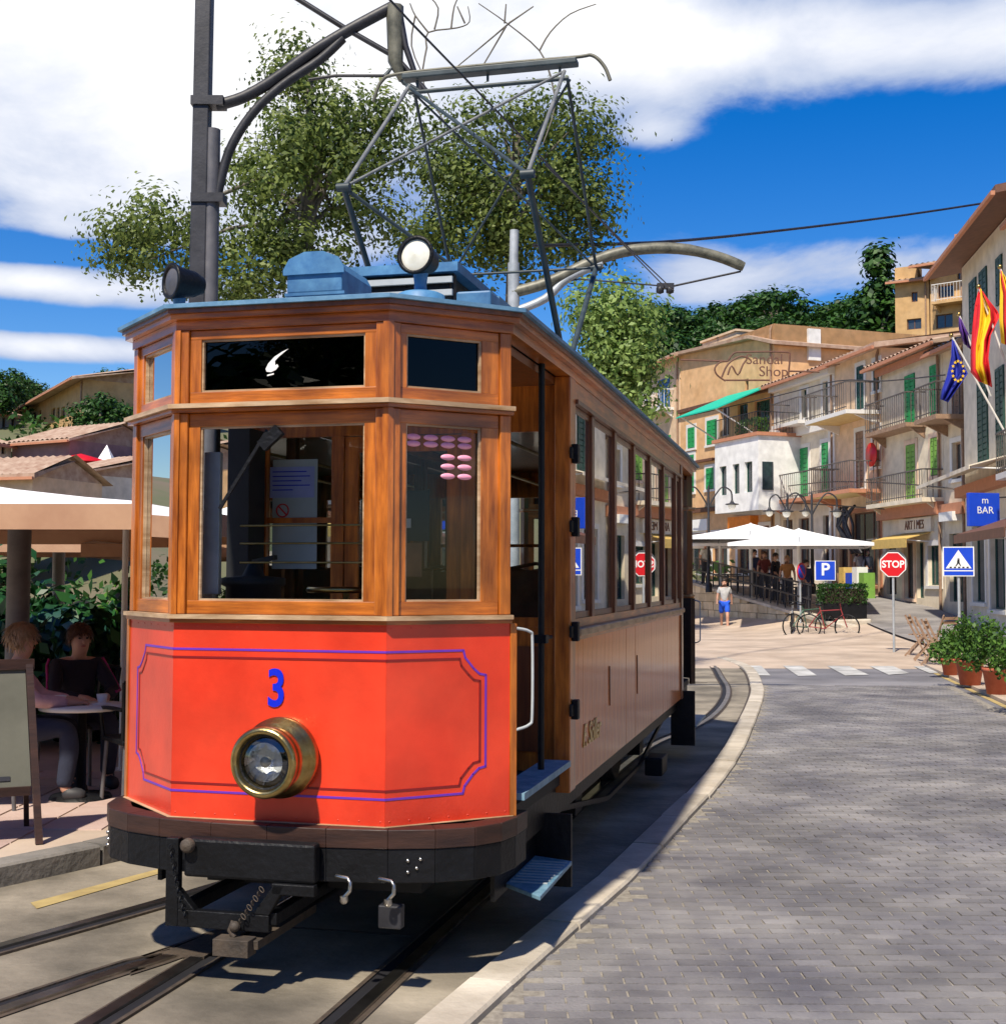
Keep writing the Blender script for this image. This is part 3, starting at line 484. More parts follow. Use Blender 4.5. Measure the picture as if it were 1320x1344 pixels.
# pantograph
pg = thing('x', 'x', 'x'); bpy.data.objects.remove(pg)
H = .56; yb, yf, yr, yt = 3.30, 2.15, 4.45, 3.38; zb, zk, zt = 3.06, 3.97, 5.03
fr = MB(); fr.box(-.62, .62, 2.95, 3.01, 3.03, 3.09); fr.box(-.62, .62, 3.59, 3.65, 3.03, 3.09); fr.box(-.62, -.56, 3.0105, 3.5895, 3.03, 3.09); fr.box(.56, .62, 3.0105, 3.5895, 3.03, 3.09)
pgo = P(fr, 'pantograph', 'panto')
def pt(nm, segs, r, m='panto'):
    b = MB(); [b.tube(s, r * .78, 8) for s in segs]; return b.build(nm, M[m], pgo)
for s in (-1, 1):
    for k in (2.98, 3.62): MB().lathe((s * .59, k, 2.93), (0, 0, 1), [(0, .05), (.02, .05), (.03, .03), (.05, .05), (.06, .03), (.08, .05), (.1, .03)], 12).build('insulator', M['wood_d'], pgo)
    pt('lower_arm', [[(s * H, yb - .08, zb), (s * H, yf, zk)]], .026); pt('lower_arm', [[(s * H, yb + .08, zb), (s * H, yr, zk)]], .026)
    pt('upper_arm', [[(s * H, yf, zk), (s * (H - .02), yt - .05, zt)]], .017, 'tubegrey'); pt('upper_arm', [[(s * H, yr, zk), (s * (H - .02), yt + .05, zt)]], .015)
    pt('knee_joint', [[(s * H - .04, yf, zk), (s * H + .04, yf, zk)], [(s * H - .04, yr, zk), (s * H + .04, yr, zk)]], .035)
pt('cross_brace', [[(-H, yf, zk), (H, yb - .08, zb + .1)]], .016); pt('cross_brace', [[(-H, yf, zk), (H - .02, yt - .05, zt)]], .012, 'tubegrey'); pt('cross_brace', [[(-H, yt - .05, zt), (H, yf, zk)]], .016)
pt('cross_brace', [[(-H, yt + .05, zt), (H, yr, zk)], [(-H, yr, zk), (H, yt + .05, zt - .02)]], .011); pt('cross_tube', [[(-H, yr, zk), (H, yr, zk)]], .013)
pt('cross_tube', [[(-H, yt, zt - .03), (H, yt, zt - .03)]], .020)
pt('collector_bow', [smooth_path([(-.82, yt, 4.96), (-.76, yt, 5.10), (-.62, yt, 5.14), (0, yt, 5.145), (.6, yt, 5.14), (.72, yt, 5.14), (.80, yt, 5.06), (.84, yt, 4.96)], 6)], .016, 'copper')
MB().box(-.60, .62, yt - .05, yt + .05, 5.085, 5.125).build('contact_strip', M['panto'], pgo, bevel=.008)
pt('horn_spring', [[(-.5, yt, 5.08), (-.5, yt, zt)], [(.0, yt, 5.08), (.0, yt, zt)], [(.5, yt, 5.08), (.5, yt, zt)]], .012)
# ================================================================ ground, tracks, road
M['ground'] = mat('dry_hillside_ground', (.16, .125, .08), .9, col2=(.10, .115, .05), scale=.12, bump=.3, bscale=3)
M['paving'] = mat('pinkish_paving', (.40, .31, .235), .75, col2=(.54, .435, .34), dirt=.2, scale=1.1, bump=.15, bscale=30, world=True)
M['concrete'] = mat('sandy_track_concrete', (.12, .104, .078), .85, col2=(.37, .32, .245), scale=1.3, dirt=.55, bump=.35, bscale=22, world=True, detail=10)
M['kerb'] = mat('limestone_kerb', (.38, .33, .26), .75, col2=(.58, .52, .43), scale=3, dirt=.25, bump=.25, bscale=30, rnd=.12, world=True)
M['kerbd'] = mat('old_dark_kerb', (.10, .095, .085), .8, col2=(.22, .20, .175), scale=3, bump=.3, bscale=30, rnd=.15, world=True)
M['road'] = mat('grey_block_road', (.14, .14, .155), .65, col2=(.25, .24, .25), scale=.35, dirt=.3, bump=.3, bscale=40, world=True, stretch=(.6, 1.6, 1))
M['paver'] = mat('grey_paver', (.13, .125, .14), .6, col2=(.28, .265, .255), scale=1.4, dirt=.35, bump=.35, bscale=60, rnd=.16, world=True)
M['paver2'] = mat('grey_paver_far', (.13, .125, .14), .6, col2=(.28, .265, .255), scale=1.4, dirt=.35, bump=.2, bscale=60, isl=.16, world=True)
M['joint'] = mat('sandy_joint', (.17, .15, .125), .9, col2=(.33, .30, .25), scale=25, world=True)
M['mark'] = mat('worn_white_marking', (.34, .34, .33), .7, col2=(.62, .62, .60), scale=3, world=True, dirt=.3)
M['yellow'] = mat('worn_yellow_marking', (.30, .22, .09), .8, col2=(.50, .38, .15), scale=4, world=True)
M['tile'] = mat('pink_pavement_tile', (.40, .28, .24), .75, col2=(.50, .38, .33), scale=2, bump=.15, bscale=40, rnd=.12, world=True)
def sst(t): t = min(1, max(0, t)); return t * t * (3 - 2 * t)
def hgt(X, Y):
    h = 1.15 * sst((Y - 29) / 22) * sst((X - 6.5) / 4)
    r = 17 * sst((Y - 54) / 42); l = 13 * sst((Y - 34) / 62); k = sst((X + 12) / 24)
    return h + r * k + l * (1 - k)
xs = [-220, -150, -100, -70, -50] + list(range(-40, 61, 3)) + [70, 100, 150, 220]; ys = [-120, -60, -20, 0, 15, 24] + [27 + 2 * i for i in range(52)] + [150, 200, 260, 400]
vs = [(x, y, hgt(x, y) - (.35 if y < 52 and -12 < x < 26 else .02)) for y in ys for x in xs]; nx = len(xs)
fs = [(j * nx + i, j * nx + i + 1, (j + 1) * nx + i + 1, (j + 1) * nx + i) for j in range(len(ys) - 1) for i in range(nx - 1)]
setting(MB().add(vs, fs, True).build('ground', M['ground']))
# curved edges in tram-local coordinates
KI = smooth_path([(.45, -16, 0), (.47, -6, 0), (.62, -2, 0), (.744, -.3, 0), (.86, .94, 0), (.97, 1.98, 0), (1.07, 3.64, 0), (1.16, 5, 0), (1.22, 6.5, 0), (1.24, 8, 0), (1.22, 10, 0), (1.2, 12, 0), (1.1, 15, 0), (.76, 19, 0), (.36, 21, 0), (-.2, 23, 0), (-.95, 24.4, 0), (-2.6, 26, 0), (-6, 27.6, 0), (-14, 30, 0)], 6)
KL = smooth_path([(-8.6, -16, 0), (-4.9, -6, 0), (-3.3, -2, 0), (-2.62, -.3, 0), (-2.16, .94, 0), (-1.78, 1.98, 0), (-1.45, 3.4, 0), (-1.25, 5, 0), (-1.2, 6.5, 0), (-1.2, 8, 0), (-1.2, 10, 0), (-1.2, 12, 0), (-1.35, 15, 0), (-1.9, 17.5, 0), (-2.8, 19.3, 0), (-4.2, 21, 0), (-6, 22.4, 0), (-8, 23.3, 0), (-11, 24.6, 0), (-18, 26.5, 0)], 6)
KI = [L2W(p.x, p.y) for p in KI]; KL = [L2W(p.x, p.y) for p in KL]
def offw(pts, d):
    o = offpoly([(p.x, p.y) for p in pts], d); return [Vector((x, y, 0)) for x, y in o]
def strip(A, B, z, name, m, zb=None):
    n = len(A); vs = [(p.x, p.y, z) for p in A] + [(p.x, p.y, zb if zb is not None else z) for p in B]
    return setting(MB().add(vs, [(i, n + i, n + i + 1, i + 1) for i in range(n - 1)]).build(name, m))
bed = strip(KL, KI, 0.0, 'track_bed', M['concrete'])
KO = offw(KI, .19)
def stones(A, w, z0, z1, length, name, m, parent, gap=.008, nmax=400, lip=0):
    """kerb stones laid along a line, each an object"""
    acc = 0; i = 0; pos = [A[0]]
    for a, b in zip(A[:-1], A[1:]):
        l = (b - a).length; t = length - acc
        while t <= l: pos.append(a + (b - a) * (t / l)); t += length
        acc = (acc + l) % length if (acc + l) >= length else acc + l
    for a, b in zip(pos[:-1], pos[1:]):
        if i >= nmax: break
        d = (b - a).normalized(); n = Vector((d.y, -d.x, 0)); a = a + d * gap / 2; b = b - d * gap / 2; e = random.uniform(-.004, .004); zz = z1 + random.uniform(-.004, .004); c = .012
        mb = MB(); q = [a + n * e, b + n * e, b + n * (w + e), a + n * (w + e)]; o = [Vector((p.x, p.y, z0)) for p in q]; k = [Vector((p.x, p.y, zz - c)) for p in q]
        ce = sum(q, Vector()) / 4; t_ = [Vector((p.x + (ce.x - p.x) * .0 - (n.x * c if j > 1 else -n.x * c), p.y - (n.y * c if j > 1 else -n.y * c), zz)) for j, p in enumerate(q)]
        mb.add(o + k + t_, [(0, 3, 2, 1)] + [(j, (j + 1) % 4, 4 + (j + 1) % 4, 4 + j) for j in range(4)] + [(4 + j, 4 + (j + 1) % 4, 8 + (j + 1) % 4, 8 + j) for j in range(4)] + [(8, 9, 10, 11)])
        mb.build(name, m, parent); i += 1
kerb = strip(offw(KI, .004), offw(KI, .186), .012, 'road_kerb', M['joint']); stones(KI, .19, -.1, .045, .95, 'kerb_stone', M['kerb'], kerb)
lk = strip(offw(KL, -.17), offw(KL, -.004), .085, 'pavement_kerb', M['joint']); stones(offw(KL, -.18), .18, -.1, .115, .95, 'kerb_stone', M['kerbd'], lk)
# dark drain slot on the track side of the right kerb
strip(offw(KI, -.035), offw(KI, -.002), .004, 'drain_gap', M['steeld'])
# rails
CEN = smooth_path([(0, -16, 0), (0, -6, 0), (0, -2, 0), (0, 0, 0), (0, 3, 0), (.0, 6, 0), (.08, 8, 0), (.30, 9.5, 0), (.42, 11, 0), (.42, 13, 0), (.30, 15, 0), (.06, 17, 0), (-.32, 20, 0), (-.75, 21.6, 0), (-1.6, 23.3, 0), (-3, 24.8, 0), (-6, 26.6, 0), (-14, 29, 0)], 8)
CEN = [L2W(p.x, p.y) for p in CEN]
A31 = math.atan(.318)
div = [L2W(-.455 + .457 * 0, 1.9)] ; DV = [(-8.9, -26), (-5.6, -16), (-2.5, -6.3), (-.855, -.588), (-.60, .15), (-.45, .80), (-.39, 1.4), (-.40, 2.4)]
dvr = [L2W(x, y) for x, y in DV][::-1]; dvr = smooth_path(list(reversed(dvr)), 5)
dv2 = smooth_path([L2W(x, y) for x, y in [(-9.6, -25.8), (-6.3, -15.8), (-3.25, -6), (-1.66, -.70), (-1.383, .163), (-1.063, 1.169), (-.86, 2.0), (-.70, 3.0), (-.56, 4.4), (-.455, 6.5)]], 5)
def rail(path, side, nm='rail'):
    hd = offw(path, 0); a = offw(path, -.028); b = offw(path, .028); n = len(path); mb = MB()
    for i in range(n - 1): mb.hexa([Vector((*a[i][:2], -.05)), Vector((*a[i + 1][:2], -.05)), Vector((*b[i + 1][:2], -.05)), Vector((*b[i][:2], -.05)), Vector((*a[i][:2], .016)), Vector((*a[i + 1][:2], .016)), Vector((*b[i + 1][:2], .016)), Vector((*b[i][:2], .016))])
    r = mb.build(nm, M['steel'], bed)
    g0 = offw(path, side * .030); g1 = offw(path, side * .085); g2 = offw(path, side * .105); mb = MB(); m2 = MB()
    for i in range(n - 1):
        mb.add([(*g0[i][:2], .005), (*g0[i + 1][:2], .005), (*g1[i + 1][:2], .005), (*g1[i][:2], .005)], [(0, 1, 2, 3) if side < 0 else (0, 3, 2, 1)])
        q = [g1[i], g1[i + 1], g2[i + 1], g2[i]]; m2.hexa([Vector((*p[:2], -.02)) for p in q] + [Vector((*p[:2], .012)) for p in q])
    mb.build('flange_groove', M['blackm'], r); m2.build('guard_lip', M['steeld'], r)
    h0 = offw(path, -side * .0285); h1 = offw(path, -side * .055); m3 = MB()
    for i in range(n - 1): m3.add([(*h0[i][:2], .0055), (*h0[i + 1][:2], .0055), (*h1[i + 1][:2], .0055), (*h1[i][:2], .0055)], [(0, 1, 2, 3) if side > 0 else (0, 3, 2, 1)])
    m3.build('dirt_edge', M['steeld'], r)
G = .455
rail(offw(CEN, -G), 1); rail(offw(CEN, G), -1); rail(dvr, -1); rail(dv2, 1)
mb = MB(); q = [L2W(-.62, .22), L2W(-.42, .22), L2W(-.42, 1.0), L2W(-.50, 1.0)]; mb.slab([Vector((*p[:2], .006)) for p in q], (0, 0, .012)); mb.build('switch_plate', M['steeld'], bed)
for k in range(1, 14):               # slab joints across the track
    y = -3 + k * 1.9; mb = MB(); a, b = L2W(-.40, y), L2W(.36, y + .01); mb.beam((a.x, a.y, .002), (b.x, b.y, .002), .014, .006); mb.build('slab_joint', M['steeld'], bed)
yl = MB(); q = [gnd(40, 1186), gnd(218, 1139), gnd(222, 1144), gnd(48, 1194)]; yl.add([(p.x, p.y, .004) for p in q], [(0, 3, 2, 1)]); yl.build('yellow_line', M['yellow'], bed)
# road
rb = lambda y: 6.6 + .183 * (y - 17)
outer = [p for p in KO if p.y < 24.4]; rdv = [(p.x - .05, p.y, .008) for p in outer] + [(rb(p.y), p.y, .008) for p in outer]; n = len(outer)
rd = setting(MB().add(rdv, [(i, n + i, n + i + 1, i + 1) for i in range(n - 1)]).build('road', M['road']))
# left pavement
pvd = offw(KL, -.179); n = len(pvd); lp = setting(MB().add([(min(p.x - 40, -40), p.y - 0 * 8, .112) for p in pvd] + [(p.x, p.y, .112) for p in pvd], [(i, n + i, n + i + 1, i + 1) for i in range(n - 1)]).build('pavement', M['paving']))
jx = MB(); gx = [-9 + .75 * i for i in range(45)]; gy = [24.2 + .9 * i for i in range(34)]
for j, y in enumerate(gy):
    for i, x in enumerate(gx): jx.v.append((x, y, hgt(x, y) + (0 if y < 25 else .03 if y < 27 else .07)))
jx.f = [(j * 45 + i, j * 45 + i + 1, (j + 1) * 45 + i + 1, (j + 1) * 45 + i) for j in range(33) for i in range(44)]; jx.sm = [True] * len(jx.f); setting(jx.build('junction_paving', M['paving']))
sx_ = [9.9, 10.7, 11.5, 12.3, 13.0]; sy_ = [28.5 + .9 * i for i in range(24)]; M['side'] = mat('grey_side_street', (.20, .185, .18), .8, col2=(.30, .28, .265), scale=1, world=True, dirt=.3, bump=.2, bscale=20)
setting(MB().add([(x + (y - 28.5) * .05, y, hgt(x, y) + .13) for y in sy_ for x in sx_], [(j * 5 + i, j * 5 + i + 1, (j + 1) * 5 + i + 1, (j + 1) * 5 + i) for j in range(23) for i in range(4)], True).build('side_street', M['side']))
# right pavement beside the road
ry = [-20, 0, 10, 15, 17, 20, 23, 25.5]; mb = MB()
for a, b in zip(ry[:-1], ry[1:]): mb.hexa([(rb(a), a, -.1), (24, a, -.1), (24, b, -.1), (rb(b), b, -.1), (rb(a), a, .06), (24, a, .06), (24, b, .06), (rb(b), b, .06)])
sp = setting(mb.build('side_pavement', M['paving'])); mb = MB()
for a, b in zip(ry[:-1], ry[1:]): mb.add([(rb(a) - .10, a, .013), (rb(a) - .01, a, .013), (rb(b) - .01, b, .013), (rb(b) - .10, b, .013)], [(0, 1, 2, 3)])
mb.build('yellow_line', M['yellow'], sp)
# near pavement tiles on the left (lifted stones one can tell apart)
tme = MB().hexa([(-.195, -.195, -.02), (.195, -.195, -.02), (.195, .195, -.02), (-.195, .195, -.02), (-.19, -.19, .008), (.19, -.19, .008), (.19, .19, .008), (-.19, .19, .008)]).mesh('paving_tile', M['tile'])
cnt = 0
for i in range(22):
    for j in range(24):
        p = L2W(0, 0) + Vector((-.9 - i * .4, 1.6 + j * .4, 0)) ; l = W2L(p)
        kx = min(((p - q).length, q.x - p.x) for q in pvd)
        if kx[1] < .22 or p.x < -p.y * .45 - .2 or p.y > 10.2: continue
        inst(tme, 'paving_tile', lp, (p.x, p.y, .112 + random.uniform(-.001, .001))); cnt += 1
# pavers
pme = MB().hexa([(-.081, -.0395, -.03), (.081, -.0395, -.03), (.081, .0395, -.03), (-.081, .0395, -.03), (-.078, -.0365, .006), (.078, -.0365, .006), (.078, .0365, .006), (-.078, .0365, .006)]); pmo = pme.mesh('paver', M['paver'])
kx_at = lambda y: np.interp(y, [p.y for p in KO], [p.x for p in KO])
jm = MB(); oy = [p for p in outer if 3 < p.y < 20.3]; n = len(oy); jm.add([(p.x - .02, p.y, .012) for p in oy] + [(rb(p.y) - .2, p.y, .012) for p in oy], [(i, n + i, n + i + 1, i + 1) for i in range(n - 1)]); jm.build('joint_sand', M['joint'], rd)
cnt = 0; far = MB(); y = 4.45; rowi = 0
while y < 20.2:
    x0 = kx_at(y) + .02 + (.05 if int(y * 10) % 2 else 0); xm = min(rb(y) - .35, .395 * y + .3); x = math.floor(x0 / .166) * .166 + (.083 if rowi % 2 else 0) - .166; rowi += 1
    while x < xm:
        if x > x0:
            dz = random.uniform(-.0025, .0025)
            if cnt < 300: o = inst(pmo, 'paver', rd, (x, y, .012 + dz), random.uniform(-.02, .02)); cnt += 1
            else:
                v = [(x + a[0] + random.uniform(-.002, .002), y + a[1], .012 + dz + a[2]) for a in pme.v]; far.add(v, pme.f[1:])
        x += .166
    y += .083
far.build('pavers', M['paver2'], rd, kind='stuff')
for q in ([(978, 872), (996, 872), (1011, 888), (989, 888)], [(1022, 871.5), (1047, 871.5), (1072, 888), (1047, 888.5)], [(1078, 871.5), (1105, 871.5), (1140, 887), (1109, 888)], [(1131, 871), (1160, 870), (1193, 885), (1166, 887)], [(1185, 870), (1205, 870), (1240, 884), (1220, 885)]):
    MB().add([(*gnd(u, v)[:2], .018) for u, v in q], [(3, 2, 1, 0)]).build('crossing_stripe', M['mark'], rd)
# ================================================================ poles and wires
def pole_at(u, Y): p = at(u, 760, Y); return Vector((p.x, p.y, 0))
yp = 9.9; p1 = at(262, 395, yp); p2 = at(278, -20, yp)
tp = thing('tram_pole', 'tall dark iron pole with curved bracket arm left of the red tram', 'pole', (p1.x - .03, yp, .1))
Lp = lambda u, v, Y=yp: at(u, v, Y) - tp.location
mb = MB(); mb.beam((0, 0, 0), Lp(270, -60), .125, .125); mb.build('post', M['pole'], tp, bevel=.01)
mb = MB(); mb.tube([(.11, 0, 0), Lp(279, 170)], .062, 12); mb.build('side_pipe', M['pole2'], tp)
[MB().box(Lp(270, v).x - .10, Lp(270, v).x + .15, -.08, .08, Lp(270, v).z - .035, Lp(270, v).z + .035).build('clamp_band', M['pole'], tp) for v in (135, 262)]
arm = smooth_path([Lp(*q) for q in ((284, 138), (320, 127), (360, 104), (410, 68), (460, 38), (516, 8))], 4)
MB().tube(arm, .048, 8).build('bracket_arm', M['pole'], tp); MB().tube(smooth_path([Lp(*q) for q in ((284, 262), (300, 200), (330, 150), (370, 112), (420, 78), (450, 50))], 4), .038, 8).build('arm_brace', M['pole'], tp)
MB().tube([Lp(518, 8), Lp(519, 80), Lp(528, 105)], [.07, .06, .03], 8).build('hanger', M['copper'], tp); MB().tube([Lp(522, 8), Lp(532, 60), Lp(552, 118)], [.03, .025, .02], 8).build('hanger', M['pole'], tp)
mb = MB(); mb.tube([Lp(505, 100), Lp(515, 88), Lp(530, 108), Lp(552, 120)], .02, 6); mb.build('wire_clamp', M['panto'], tp)
for pts, r in (((Lp(505, 99), Lp(440, 99), Lp(405, 104)), .012), ((Lp(386, -5), Lp(450, 35), Lp(520, 75), Lp(560, 120)), .022)): MB().tube(pts, r, 6).build('stay_wire', M['pole'], tp)
yq = 16.5; b0 = pole_at(674, yq)
tq = thing('tram_pole', 'pale grey tramway pole with long curved arm behind the pantograph', 'pole', b0)
Lq = lambda u, v, Y=yq: at(u, v, Y) - tq.location
MB().tube([(0, 0, 0), Lq(674, 345)], .075, 12).build('post', M['galv'], tq); MB().tube([Lq(674, 345), Lq(675, 302)], .058, 12).build('post_top', M['galv'], tq)
MB().tube(smooth_path([Lq(*q) for q in ((672, 384), (720, 370), (780, 342), (830, 328), (890, 326), (940, 336), (976, 350))], 4), [.075] * 18 + [.07] * 6 + [.06], 8).build('bracket_arm', M['copper'], tq)
MB().tube(smooth_path([Lq(*q) for q in ((672, 410), (715, 392), (745, 365), (790, 345))], 4), .055, 8).build('arm_brace', M['galv'], tq)
MB().tube([Lq(972, 356), Lq(880, 376)], .014, 6).build('stay_wire', M['pole'], tq); MB().tube([Lq(880, 376), Lq(760, 366), Lq(690, 380)], .01, 6).build('stay_wire', M['pole'], tq)
mb = MB(); mb.box(*(sorted((Lq(862, 375).x, Lq(884, 375).x))), -.04, .04, Lq(875, 379).z, Lq(875, 372).z); [mb.lathe(Lq(u, 386), (0, 0, 1), [(0, .0), (.02, .05), (.08, .05), (.12, .02)], 8) for u in (866, 879)]; mb.build('wire_hanger', M['pole'], tq)
def wire(name, pts, r, lab): tag(MB().tube(pts, r, 6).build(name, M['pole']), lab, 'wire')
wire('contact_wire', [at(872, 376, 16.5), at(815, 318, 11.5), at(700, 195, 8.9), at(540, 30, 7), at(300, -230, 5)], .007, 'overhead wire sloping from the pantograph to the hanger, upper of the pair')
wire('contact_wire', [at(884, 381, 16.5), at(828, 328, 11.5), at(715, 215, 8.9)], .007, 'overhead wire sloping past the pantograph, lower of the pair')
wire('span_wire', smooth_path([at(700, 322, 19), at(860, 318, 22), at(1000, 305, 26), at(1180, 283, 30), at(1325, 261, 33)], 3), .03, 'thin dark span wire crossing the blue sky to the right-hand house')
# ================================================================ signs, lamps, street furniture
M['signblue'] = mat('blue_sign_face', (.01, .06, .55), .35, var=.05); M['signred'] = mat('red_sign_face', (.60, .01, .015), .35, var=.05); M['canvas'] = mat('white_canvas', (.80, .80, .80), .8, var=.04); M['underside_shade'] = mat('tan_canvas_shade', (.40, .22, .13), .8, col2=(.50, .30, .18), scale=3)  # tan underside colour holds the shade beneath the white canvas
M['terracotta'] = mat('terracotta', (.36, .075, .035), .7, col2=(.46, .12, .06), scale=8); M['hedge'] = leafmat('hedge_leaves', (.012, .045, .008), (.05, .13, .02)); M['hedge2'] = leafmat('shrub_leaves', (.03, .09, .012), (.12, .24, .04))
M['stone'] = mat('sandstone_block', (.50, .38, .22), .85, col2=(.68, .55, .36), scale=3, bump=.4, bscale=12, rnd=.18); M['soil'] = mat('dark_soil', (.03, .02, .012), .9); M['greywood'] = mat('grey_brown_wood', (.22, .13, .08), .7, col2=(.34, .22, .14), scale=8)
def facecam(p, s=1): d = Vector((0, 0, 0)) - Vector((p.x, p.y, 0)); return math.atan2(-d.x * -1, -d.y * -1) if 0 else math.atan2(p.x, -p.y) * 0 - math.atan2(p.x, p.y)
def sign(u, v, Y, lab, zg=None, rzx=0., pr=.028):
    b = pole_at(u, Y); b.z = (hgt(b.x, b.y) + .03) if zg is None else zg; t = thing('traffic_sign', lab, 'sign', b, facecam(b) + rzx); h = at(u, v, Y).z - b.z; MB().tube([(0, 0, 0), (0, 0, h + .2)], pr, 10).build('pole', M['galv'], t); return t, h
T0 = lambda x, y, z: Matrix(((1, 0, 0, x), (0, 0, -1, y), (0, 1, 0, z), (0, 0, 0, 1)))
def disc(r, y, th, n=32, off=0.): return MB().lathe((0, y, 0), (0, -1, 0), [(0, .0005), (0, r), (th, r), (th, .0005)], n)
t, h = sign(1172, 741, 28.6, 'red octagonal STOP sign on a thin pole at the street corner', .02)
MB().slab([(.295 * cos(pi / 8 + k * pi / 4), -.035, h + .295 * sin(pi / 8 + k * pi / 4)) for k in range(8)], (0, -.008, 0)).build('white_border', M['white'], t)
MB().slab([(.272 * cos(pi / 8 + k * pi / 4), -.0435, h + .272 * sin(pi / 8 + k * pi / 4)) for k in range(8)], (0, -.004, 0)).build('sign_face', M['signred'], t)
text('lettering', 'STOP', .215, M['white'], t, T0(0, -.05, h), sx=.92, bold=.006)
MB().lathe((0, -.03, h + .03), (0, 1, 0), [(0, .30), (.01, .30), (.01, .0)], 28).build('sign_back', M['galv'], t)
def square_sign(u, v, Y, w, lab, body):
    t, h = sign(u, v, Y, lab); MB().box(-w / 2, w / 2, -.05, -.038, h - w / 2, h + w / 2).build('white_border', M['white'], t); e = w / 2 * .93; MB().box(-e, e, -.054, -.0505, h - e, h + e).build('sign_face', M['signblue'], t); return t, h
t, h = square_sign(1083, 749, 37.8, .58, 'square blue parking sign with a white letter P above the bicycles', 0)
text('lettering', 'P', .50, M['white'], t, T0(0, -.055, h + .02), bold=.01)
t, h = square_sign(1258, 737, 24.5, .56, 'square blue pedestrian crossing sign above the potted shrubs', 0)
MB().slab([(-.23, -.0545, h - .13), (.23, -.0545, h - .13), (0, -.0545, h + .22)], (0, -.002, 0)).build('white_triangle', M['white'], t)
w = MB(); w.tube([(.0, -.058, h + .06), (.0, -.058, h + .061)], .02, 8); w.slab([(-.018, -.057, h + .04), (-.03, -.057, h - .02), (.02, -.057, h - .03), (.02, -.057, h + .04)], (0, -.001, 0)); w.slab([(-.02, -.057, h - .02), (-.06, -.057, h - .09), (-.045, -.057, h - .095), (0, -.057, h - .04), (.03, -.057, h - .09), (.045, -.057, h - .085), (.02, -.057, h - .02)], (0, -.001, 0)); w.build('walking_figure', M['blackm'], t)
w = MB(); [w.box(-.16 + .075 * k, -.12 + .075 * k, -.0585, -.057, h - .125, h - .10) for k in range(5)]; w.build('crossing_bars', M['blackm'], t)
MB().box(-.26, .26, -.056, -.0545, h - .185, h - .165).build('white_line', M['white'], t)
t, h = sign(1050, 750, 38.5, 'round no-parking sign, blue with red rim, turned edgeways beside the P sign', .3, R(60))
o = disc(.26, 0, .01); o.v = [(x, y - .04, z + h) for x, y, z in o.v]; o.build('red_rim', M['signred'], t); o = disc(.20, 0, .002); o.v = [(x, y - .0505, z + h) for x, y, z in o.v]; o.build('sign_face', M['signblue'], t)
MB().beam((-.13, -.054, h + .13), (.13, -.054, h - .13), .05, .003, (0, 1, 0)).build('red_bar', M['signred'], t)
def lamp(u, vt, Y, lab, n=2, s=1., zg=1.2):
    b = pole_at(u, Y); b.z = zg; t = thing('street_lamp', lab, 'street lamp', b, 0, 'ornate lamps on the cafe terrace'); H = at(u, vt, Y).z - zg
    MB().lathe((0, 0, 0), (0, 0, 1), [(0, .12), (.3, .11), (.35, .06), (H * .5, .05), (H * .52, .07), (H * .54, .045), (H, .035), (H + .12, .0)], 12).build('post', M['pole'], t)
    for sx_ in (-1, 1):
        a = MB(); a.tube(smooth_path([(0, 0, H - .7), (sx_ * .25 * s, 0, H - .25), (sx_ * .5 * s, 0, H + .02), (sx_ * .78 * s, 0, H - .12), (sx_ * .82 * s, 0, H - .42)], 5), .028, 6); a.build('curled_arm', M['pole'], t)
        g = MB().lathe((sx_ * .82 * s, 0, H - .42), (0, 0, -1), [(0, .03), (.08, .06), (.12, .10), (.14, .22), (.17, .24), (.18, .20)], 12).build('lantern_hood', M['pole'], t); MB().lathe((sx_ * .82 * s, 0, H - .60), (0, 0, -1), [(0, .14), (.08, .13), (.16, .07), (.18, 0)], 12).build('lantern_glass', M['milk'], g)
lamp(930, 640, 45, 'twin-armed black street lamp just behind the rear of the tram'); lamp(1066, 648, 42, 'twin-armed black street lamp above the white cafe parasols'); lamp(1034, 650, 47, 'twin-armed black street lamp between the bay and the white house', s=.8)
# retaining wall of the terrace, stone by stone
wA, wB = gnd(903, 819), gnd(1104, 839); wd = (wB - wA); wLn = wd.length; wF = Frame((wA.x, wA.y), (wB.x, wB.y))
tw = thing('terrace_wall', 'low sandstone retaining wall below the cafe terrace', 'wall'); ztop = lambda s: 1.55 - 1.2 * (s / wLn)
c = MB(); c.slab([wF(-16, -.2, -.08), wF(wLn, -.2, -.08), wF(wLn, ztop(wLn) - .03, -.08), wF(0, ztop(0) - .03, -.08), wF(-16, 1.7, -.08)], -wF.n * .3); c.build('wall_core', M['kerbd'], tw)
ws = 0; row = 0
for row in range(6):
    s = -2.2 - random.random() * .4; z0 = .0 + row * .29
    while s < wLn - .05:
        l = random.uniform(.42, .85); e = min(s + l, wLn); zt_ = min(z0 + .275, ztop((s + e) / 2) - .05)
        if zt_ > z0 + .06: MB().fb(wF, s + .012, e - .012, z0, zt_, -.10, random.uniform(-.01, .03)).build('stone', M['stone'], tw)
        s = e
s = -2.0
while s < wLn:
    e = min(s + .8, wLn + .1); mb = MB(); a, b = ztop(s) - .045, ztop(e) - .045
    mb.hexa([wF(s + .01, a, -.45), wF(e - .01, b, -.45), wF(e - .01, b, .06), wF(s + .01, a, .06), wF(s + .01, a + .09, -.45), wF(e - .01, b + .09, -.45), wF(e - .01, b + .09, .06), wF(s + .01, a + .09, .06)]); mb.build('coping_stone', M['kerb'], tw); s += .8
mb = MB(); tpl = [wF(-16, 1.5, -.3), wF(0, 1.5, -.3), wF(wLn, .30, -.3), Vector((14, 40, .62)), Vector((13, 50, 1.15)), Vector((10, 60, 1.6)), Vector((-2, 66, 1.6)), Vector((-16, 60, 1.6))]
